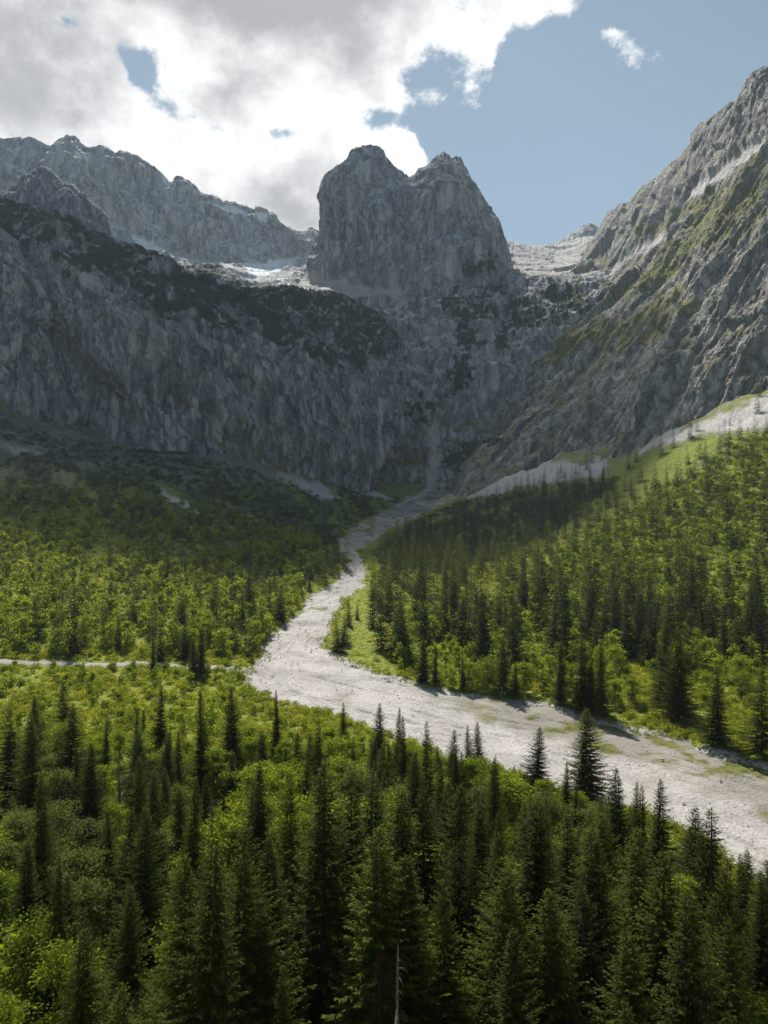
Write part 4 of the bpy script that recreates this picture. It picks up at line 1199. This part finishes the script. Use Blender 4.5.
HAND = {(586,708): 'broad dark spruce standing free at the near river bank before the grassy gravel bar',
 (535,727): 'open branched spruce rising over the near wood against pale gravel, beside the broad lone spruce',
 (194,640): 'bushy dark spruce standing at the lower edge of the gravel track',
 (349,596): 'slim spruce on the bright meadow point beside the river bend',
 (357,603): 'smallest spruce on the bright meadow point beside the river bend',
 (309,574): 'small lone spruce at the upper end of the left river bank',
 (424,634): 'spruce standing out in the bushy clearing nearest the meadow point across the river',
 (322,764): 'tallest spruce of the near wood, its spire left of the middle'}
def label_trees(INFO):
    used = {}
    key_of = {}
    for d in INFO:
        if 'key' in d and d['key'] in HAND and d['key'] not in key_of: key_of[d['key']] = d
    for d in INFO:
        k, y, px, pt = d['kind'], d['y'], d['px'], d['pt']
        near_side = (px < 245 and d['pb'] > 668) or (px >= 245 and d['pb'] > np.interp(px, [245, 320, 480, 600, 768], [672, 705, 755, 785, 870])) or y < 130
        zone = 'near wood' if near_side else ('slope beyond the track' if px < 330 else 'slope across the river')
        what = {'spruce': 'dark spruce', 'broadleaf': 'leafy green tree', 'pale': 'pale green tree'}[k]
        size = ('broad' if d['w'] > 1.08 else 'slender' if d['w'] < .95 else 'tall' if d['H'] > (18 if k == 'spruce' else 8) else 'young')
        group = {'spruce': 'spruces', 'broadleaf': 'broadleaf trees', 'pale': 'broadleaf trees'}[k] + ' of the ' + zone
        a, b = int(round(np.clip(px, 0, 768) / 7.68)), int(round(np.clip(pt, 0, 1024) / 10.24))
        across = 'at the left edge' if a == 0 else 'at the right edge' if a == 100 else f'{a} percent across'
        lab = f'{size} {what}, {zone}, top {across}, {b} percent down'
        key = d.get('key')
        if key in key_of and key_of[key] is d: lab = HAND[key]
        n = 0
        alts = ['straight', 'dense', 'narrow', 'full']
        while lab in used:
            lab = f"{['rear', 'hidden', 'farthest', 'inner'][min(n, 3)]} {what}, {zone}, top {across}, {b} percent down"; n += 1
            if n > 3: break
        used[lab] = 1
        tag(d['o'], lab, 'spruce tree' if k == 'spruce' else 'broadleaf tree', group)

# ------------------------------------------------------------------ build
build_ground()
build_river()
build_track()
build_mountains()
if EXEC_TREES:
    INFO = build_trees()
    dead_tree(398, 945, 17, 'bare dead spruce with stubby broken branches at the bottom of the picture')
    for a_, b_, c_, l_ in [(212, 800, 14, 'grey dead snag between dark spruces left of the middle of the near wood'), (520, 905, 11, 'grey dead snag low in the near wood right of the middle'), (62, 560, 12, 'bare grey snag on the sunny slope beyond the track')]: dead_tree(a_, b_, c_, l_)
    dead_tree(119, 752, 13, 'thin bare dead trunk among the broadleaf trees of the near wood')
    build_stones()
    label_trees(INFO)

# ------------------------------------------------------------------ light, sky, haze
SUN_EL, SUN_AZ = 53.0, -16.0     # azimuth measured from straight ahead, minus is left
sd = bpy.data.lights.new('sun', 'SUN')
sd.energy = 5.0; sd.angle = R(.53); sd.color = (1.0, .95, .87)
so = bpy.data.objects.new('sun', sd); col.objects.link(so)
el, az = R(SUN_EL), R(SUN_AZ)
from mathutils import Vector
to_sun = Vector((math.sin(az) * math.cos(el), math.cos(az) * math.cos(el), math.sin(el)))
so.rotation_euler = (-to_sun).to_track_quat('-Z', 'Y').to_euler()
so.location = to_sun * 3000

world = bpy.data.worlds.new('World'); scene.world = world
world.use_nodes = True
wt = world.node_tree; wt.nodes.clear()
g = G(wt)
world.cycles.sampling_method = 'MANUAL'; world.cycles.sample_map_resolution = 512
wo = g.node('ShaderNodeOutputWorld'); bg = g.node('ShaderNodeBackground')
sky = g.node('ShaderNodeTexSky', sky_type='NISHITA')
sky.sun_disc = False; sky.sun_elevation = el; sky.sun_rotation = az
sky.air_density = 1.0; sky.dust_density = .6; sky.ozone_density = 1.2; sky.altitude = 1300
tc = g.node('ShaderNodeTexCoord').outputs['Generated']
sx = g.node('ShaderNodeSeparateXYZ'); g.put(sx.inputs[0], tc)
yy = g.math('MAXIMUM', sx.outputs[1], .05)
tx = g.math('DIVIDE', sx.outputs[0], yy); tz = g.math('DIVIDE', sx.outputs[2], yy)   # slope of the sight line
def bump2(cx, cy, rx, ry, rot=0.0):
    """soft round patch of sky round a direction given as picture-plane slopes"""
    ux, uz = (cx - CX) / F, (CY - cy) / F
    c, s = math.cos(rot), math.sin(rot)
    if rot == 0:
        a = g.math('MULTIPLY_ADD', tx, F / rx, -ux * F / rx); b = g.math('MULTIPLY_ADD', tz, F / ry, -uz * F / ry)
        return g.math('EXPONENT', g.math('MULTIPLY', g.math('MULTIPLY_ADD', a, a, g.math('MULTIPLY', b, b)), -1.0))
    dx = g.math('SUBTRACT', tx, ux); dz = g.math('SUBTRACT', tz, uz)
    a = g.math('DIVIDE', g.math('ADD', g.math('MULTIPLY', dx, c), g.math('MULTIPLY', dz, s)), rx / F)
    b = g.math('DIVIDE', g.math('SUBTRACT', g.math('MULTIPLY', dz, c), g.math('MULTIPLY', dx, s)), ry / F)
    d2 = g.math('ADD', g.math('MULTIPLY', a, a), g.math('MULTIPLY', b, b))
    return g.math('EXPONENT', g.math('MULTIPLY', d2, -1.0))
def addall(lst):
    o = lst[0]
    for q in lst[1:]: o = g.math('ADD', o, q)
    return o
nv = g.mapping(tc, (1, 1, 1.25))
nbig = g.noise(nv, 6.5, 6, .60, .35)
nfin = g.noise(nv, 22, 5, .66, .0)
vo = g.node('ShaderNodeTexVoronoi', feature='SMOOTH_F1', normalize=True); g.put(vo.inputs['Vector'], g.mapping(tc, (1, 1, 1.2), (0, 0, 0), (.13, .0, .07)))
vo.inputs['Scale'].default_value = 19; vo.inputs['Detail'].default_value = 1.5; vo.inputs['Roughness'].default_value = .55; vo.inputs['Smoothness'].default_value = .35
puff = vo.outputs['Distance']
M2 = lambda k, *a: g.math('MULTIPLY', bump2(*a), k)
body = g.math('MINIMUM', addall([
 M2(.75, 60, 60, 300, 240), M2(.75, 330, 70, 140, 135), M2(.60, 310, 225, 110, 80), M2(.80, 485, -30, 95, 40), M2(.9, 150, -260, 520, 240), M2(.5, 440, 25, 48, 66), M2(.8, -300, 0, 420, 400), M2(.5, 470, 70, 20, 26)]), .66)
dens = addall([body, M2(.95, 403, 156, 17, 24), M2(.42, 607, 33, 14, 11), M2(.20, 540, 8, 36, 14),
 M2(-.30, 124, 48, 36, 14, R(-48)), M2(-.30, 150, 86, 42, 15, R(-54)), M2(-.28, 176, 113, 30, 12, R(-35)), M2(-.40, 274, 133, 16, 9), M2(-.34, 428, 76, 34, 30), M2(-.34, 385, 120, 26, 14), M2(-.38, 70, 24, 14, 10),
 M2(-.5, 545, 120, 70, 110), M2(-.55, 440, 135, 40, 34), M2(-.3, 655, 0, 40, 26)])
dn = addall([dens, g.math('MULTIPLY', g.math('SUBTRACT', nbig, .5), 1.0), g.math('MULTIPLY', g.math('SUBTRACT', nfin, .5), 1.1), g.math('MULTIPLY', g.math('SUBTRACT', .42, puff), .36)])
alpha = g.ramp(dn, .25, .51)
thick = addall([M2(1.0, 300, 5, 130, 70), M2(.8, 10, 60, 105, 80), M2(.40, 70, 100, 120, 50), M2(.9, 300, 205, 85, 45), M2(.55, 150, -20, 220, 36), M2(.35, 250, 90, 60, 40),
  M2(-.3, 120, 120, 80, 36), M2(-.35, 440, 50, 50, 70), M2(-.35, 220, 150, 90, 26), M2(-.3, 185, 45, 40, 50), M2(-.6, 404, 150, 30, 30)])
shn = addall([thick, g.math('MULTIPLY', g.math('SUBTRACT', g.noise(nv, 10, 6, .64, .0), .5), 2.3), g.math('MULTIPLY', g.math('SUBTRACT', nfin, .5), .9), g.math('MULTIPLY', g.math('SUBTRACT', puff, .40), 1.0)])
ccol = g.mix(g.ramp(shn, -.42, 1.15), (13.4, 13.2, 13.0), (5.4, 5.3, 5.4))
hs = g.node('ShaderNodeHueSaturation'); hs.inputs['Hue'].default_value = .474; hs.inputs['Saturation'].default_value = .76; hs.inputs['Value'].default_value = 1.08
g.put(hs.inputs['Color'], sky.outputs[0])
g.put(bg.inputs[0], g.mix(alpha, hs.outputs[0], ccol))
bg.inputs[1].default_value = .056
g.put(wo.inputs[0], bg.outputs[0])

def build_shade_cloud(label, cx, cy, rx, ry, z0, density, thick, seed):
    """a closed lens of cloud added above the view to cast shade, lumpy on top, its middle over the ground point cx, cy along the sun's rays"""
    cx += to_sun.x / to_sun.z * z0; cy += to_sun.y / to_sun.z * z0
    n = 150
    a = np.linspace(-1.45, 1.45, n)
    A, B = np.meshgrid(a, a)
    x, y = (cx + A * rx).ravel(), (cy + B * ry).ravel()
    f = 1 - (A ** 2 + B ** 2).ravel() + .75 * n2(x, y, 520, 4, seed)
    t = np.sqrt(np.clip(f, 0, 2))
    lump = 1 + .5 * n2(x, y, 170, 4, seed + 5)
    top = np.stack([x, y, z0 + thick * t * lump], 1)
    bot = np.stack([x, y, z0 - thick * .25 * t - 1.0], 1)
    Fq = grid_faces(n, n)
    k = (f[Fq] > -.02).any(1)
    Fq = Fq[k]
    # close the rim with a skirt
    from collections import Counter
    ed = np.concatenate([Fq[:, [0, 1]], Fq[:, [1, 2]], Fq[:, [2, 3]], Fq[:, [3, 0]]])
    cnt = Counter(map(tuple, np.sort(ed, 1)))
    rim = np.array([e for e in ed if cnt[tuple(sorted(e))] == 1])
    o = len(top)
    skirt = np.stack([rim[:, 1], rim[:, 0], rim[:, 0] + o, rim[:, 1] + o], 1)
    allf = np.concatenate([Fq, Fq[:, ::-1] + o, skirt])
    m, t_, out = nt('shade_cloud_vapour')
    gg = G(t_)
    v = gg.node('ShaderNodeVolumePrincipled')
    v.inputs['Color'].default_value = (1, 1, 1, 1)
    v.inputs['Density'].default_value = density
    v.inputs['Anisotropy'].default_value = .6
    gg.put(out.inputs['Volume'], v.outputs[0])
    me = mesh_np('cloud', np.concatenate([top, bot]), allf, [m])
    tag(link('cloud', me), label, 'cloud', kind='stuff')
build_shade_cloud('broad unseen cloud placed to shade the head of the valley', -190, 786, 640, 376, 4200, .0088, 220, 3)  # out of view, sized and placed by the shadow it throws
build_shade_cloud('thin unseen cloud added to dim the nearest wood', 10, -60, 420, 150, 4200, .0011, 200, 9)  # added out of view only to darken the foreground

def build_haze(density=5e-5):
    m, t, out = nt('valley_haze')
    gg = G(t)
    v = gg.node('ShaderNodeVolumePrincipled')
    v.inputs['Color'].default_value = (.66, .82, 1.0, 1)
    v.inputs['Density'].default_value = density
    v.inputs['Anisotropy'].default_value = .25
    gg.put(out.inputs['Volume'], v.outputs[0])
    x0, x1, y0, y1, z0, z1 = -2300, 2300, -760, 3500, -1600, 1750
    V = [(x, y, z) for x in (x0, x1) for y in (y0, y1) for z in (z0, z1)]
    Fq = [(0, 1, 3, 2), (4, 6, 7, 5), (0, 4, 5, 1), (2, 3, 7, 6), (0, 2, 6, 4), (1, 5, 7, 3)]
    me = mesh_np('haze', V, Fq, [m], False)
    tag(link('haze', me), 'thin bluish air filling the valley', 'haze', kind='stuff')
build_haze()

cam = bpy.data.cameras.new('camera')
cam.sensor_fit = 'VERTICAL'; cam.sensor_height = 36; cam.lens = 36 * F / 1024
cam.clip_start = .5; cam.clip_end = 20000
co = bpy.data.objects.new('camera', cam); col.objects.link(co)
co.location = (0, 0, CAMZ); co.rotation_euler = (R(90), 0, 0)
scene.camera = co

scene.view_settings.view_transform = 'Standard'
scene.view_settings.look = 'None'
scene.view_settings.exposure = .68
scene.view_settings.gamma = 1
scene.render.engine = 'CYCLES'
cy = scene.cycles
cy.max_bounces = 4; cy.diffuse_bounces = 3; cy.glossy_bounces = 1; cy.transmission_bounces = 3; cy.volume_bounces = 0; cy.transparent_max_bounces = 4
cy.use_denoising = True
cy.use_adaptive_sampling = True
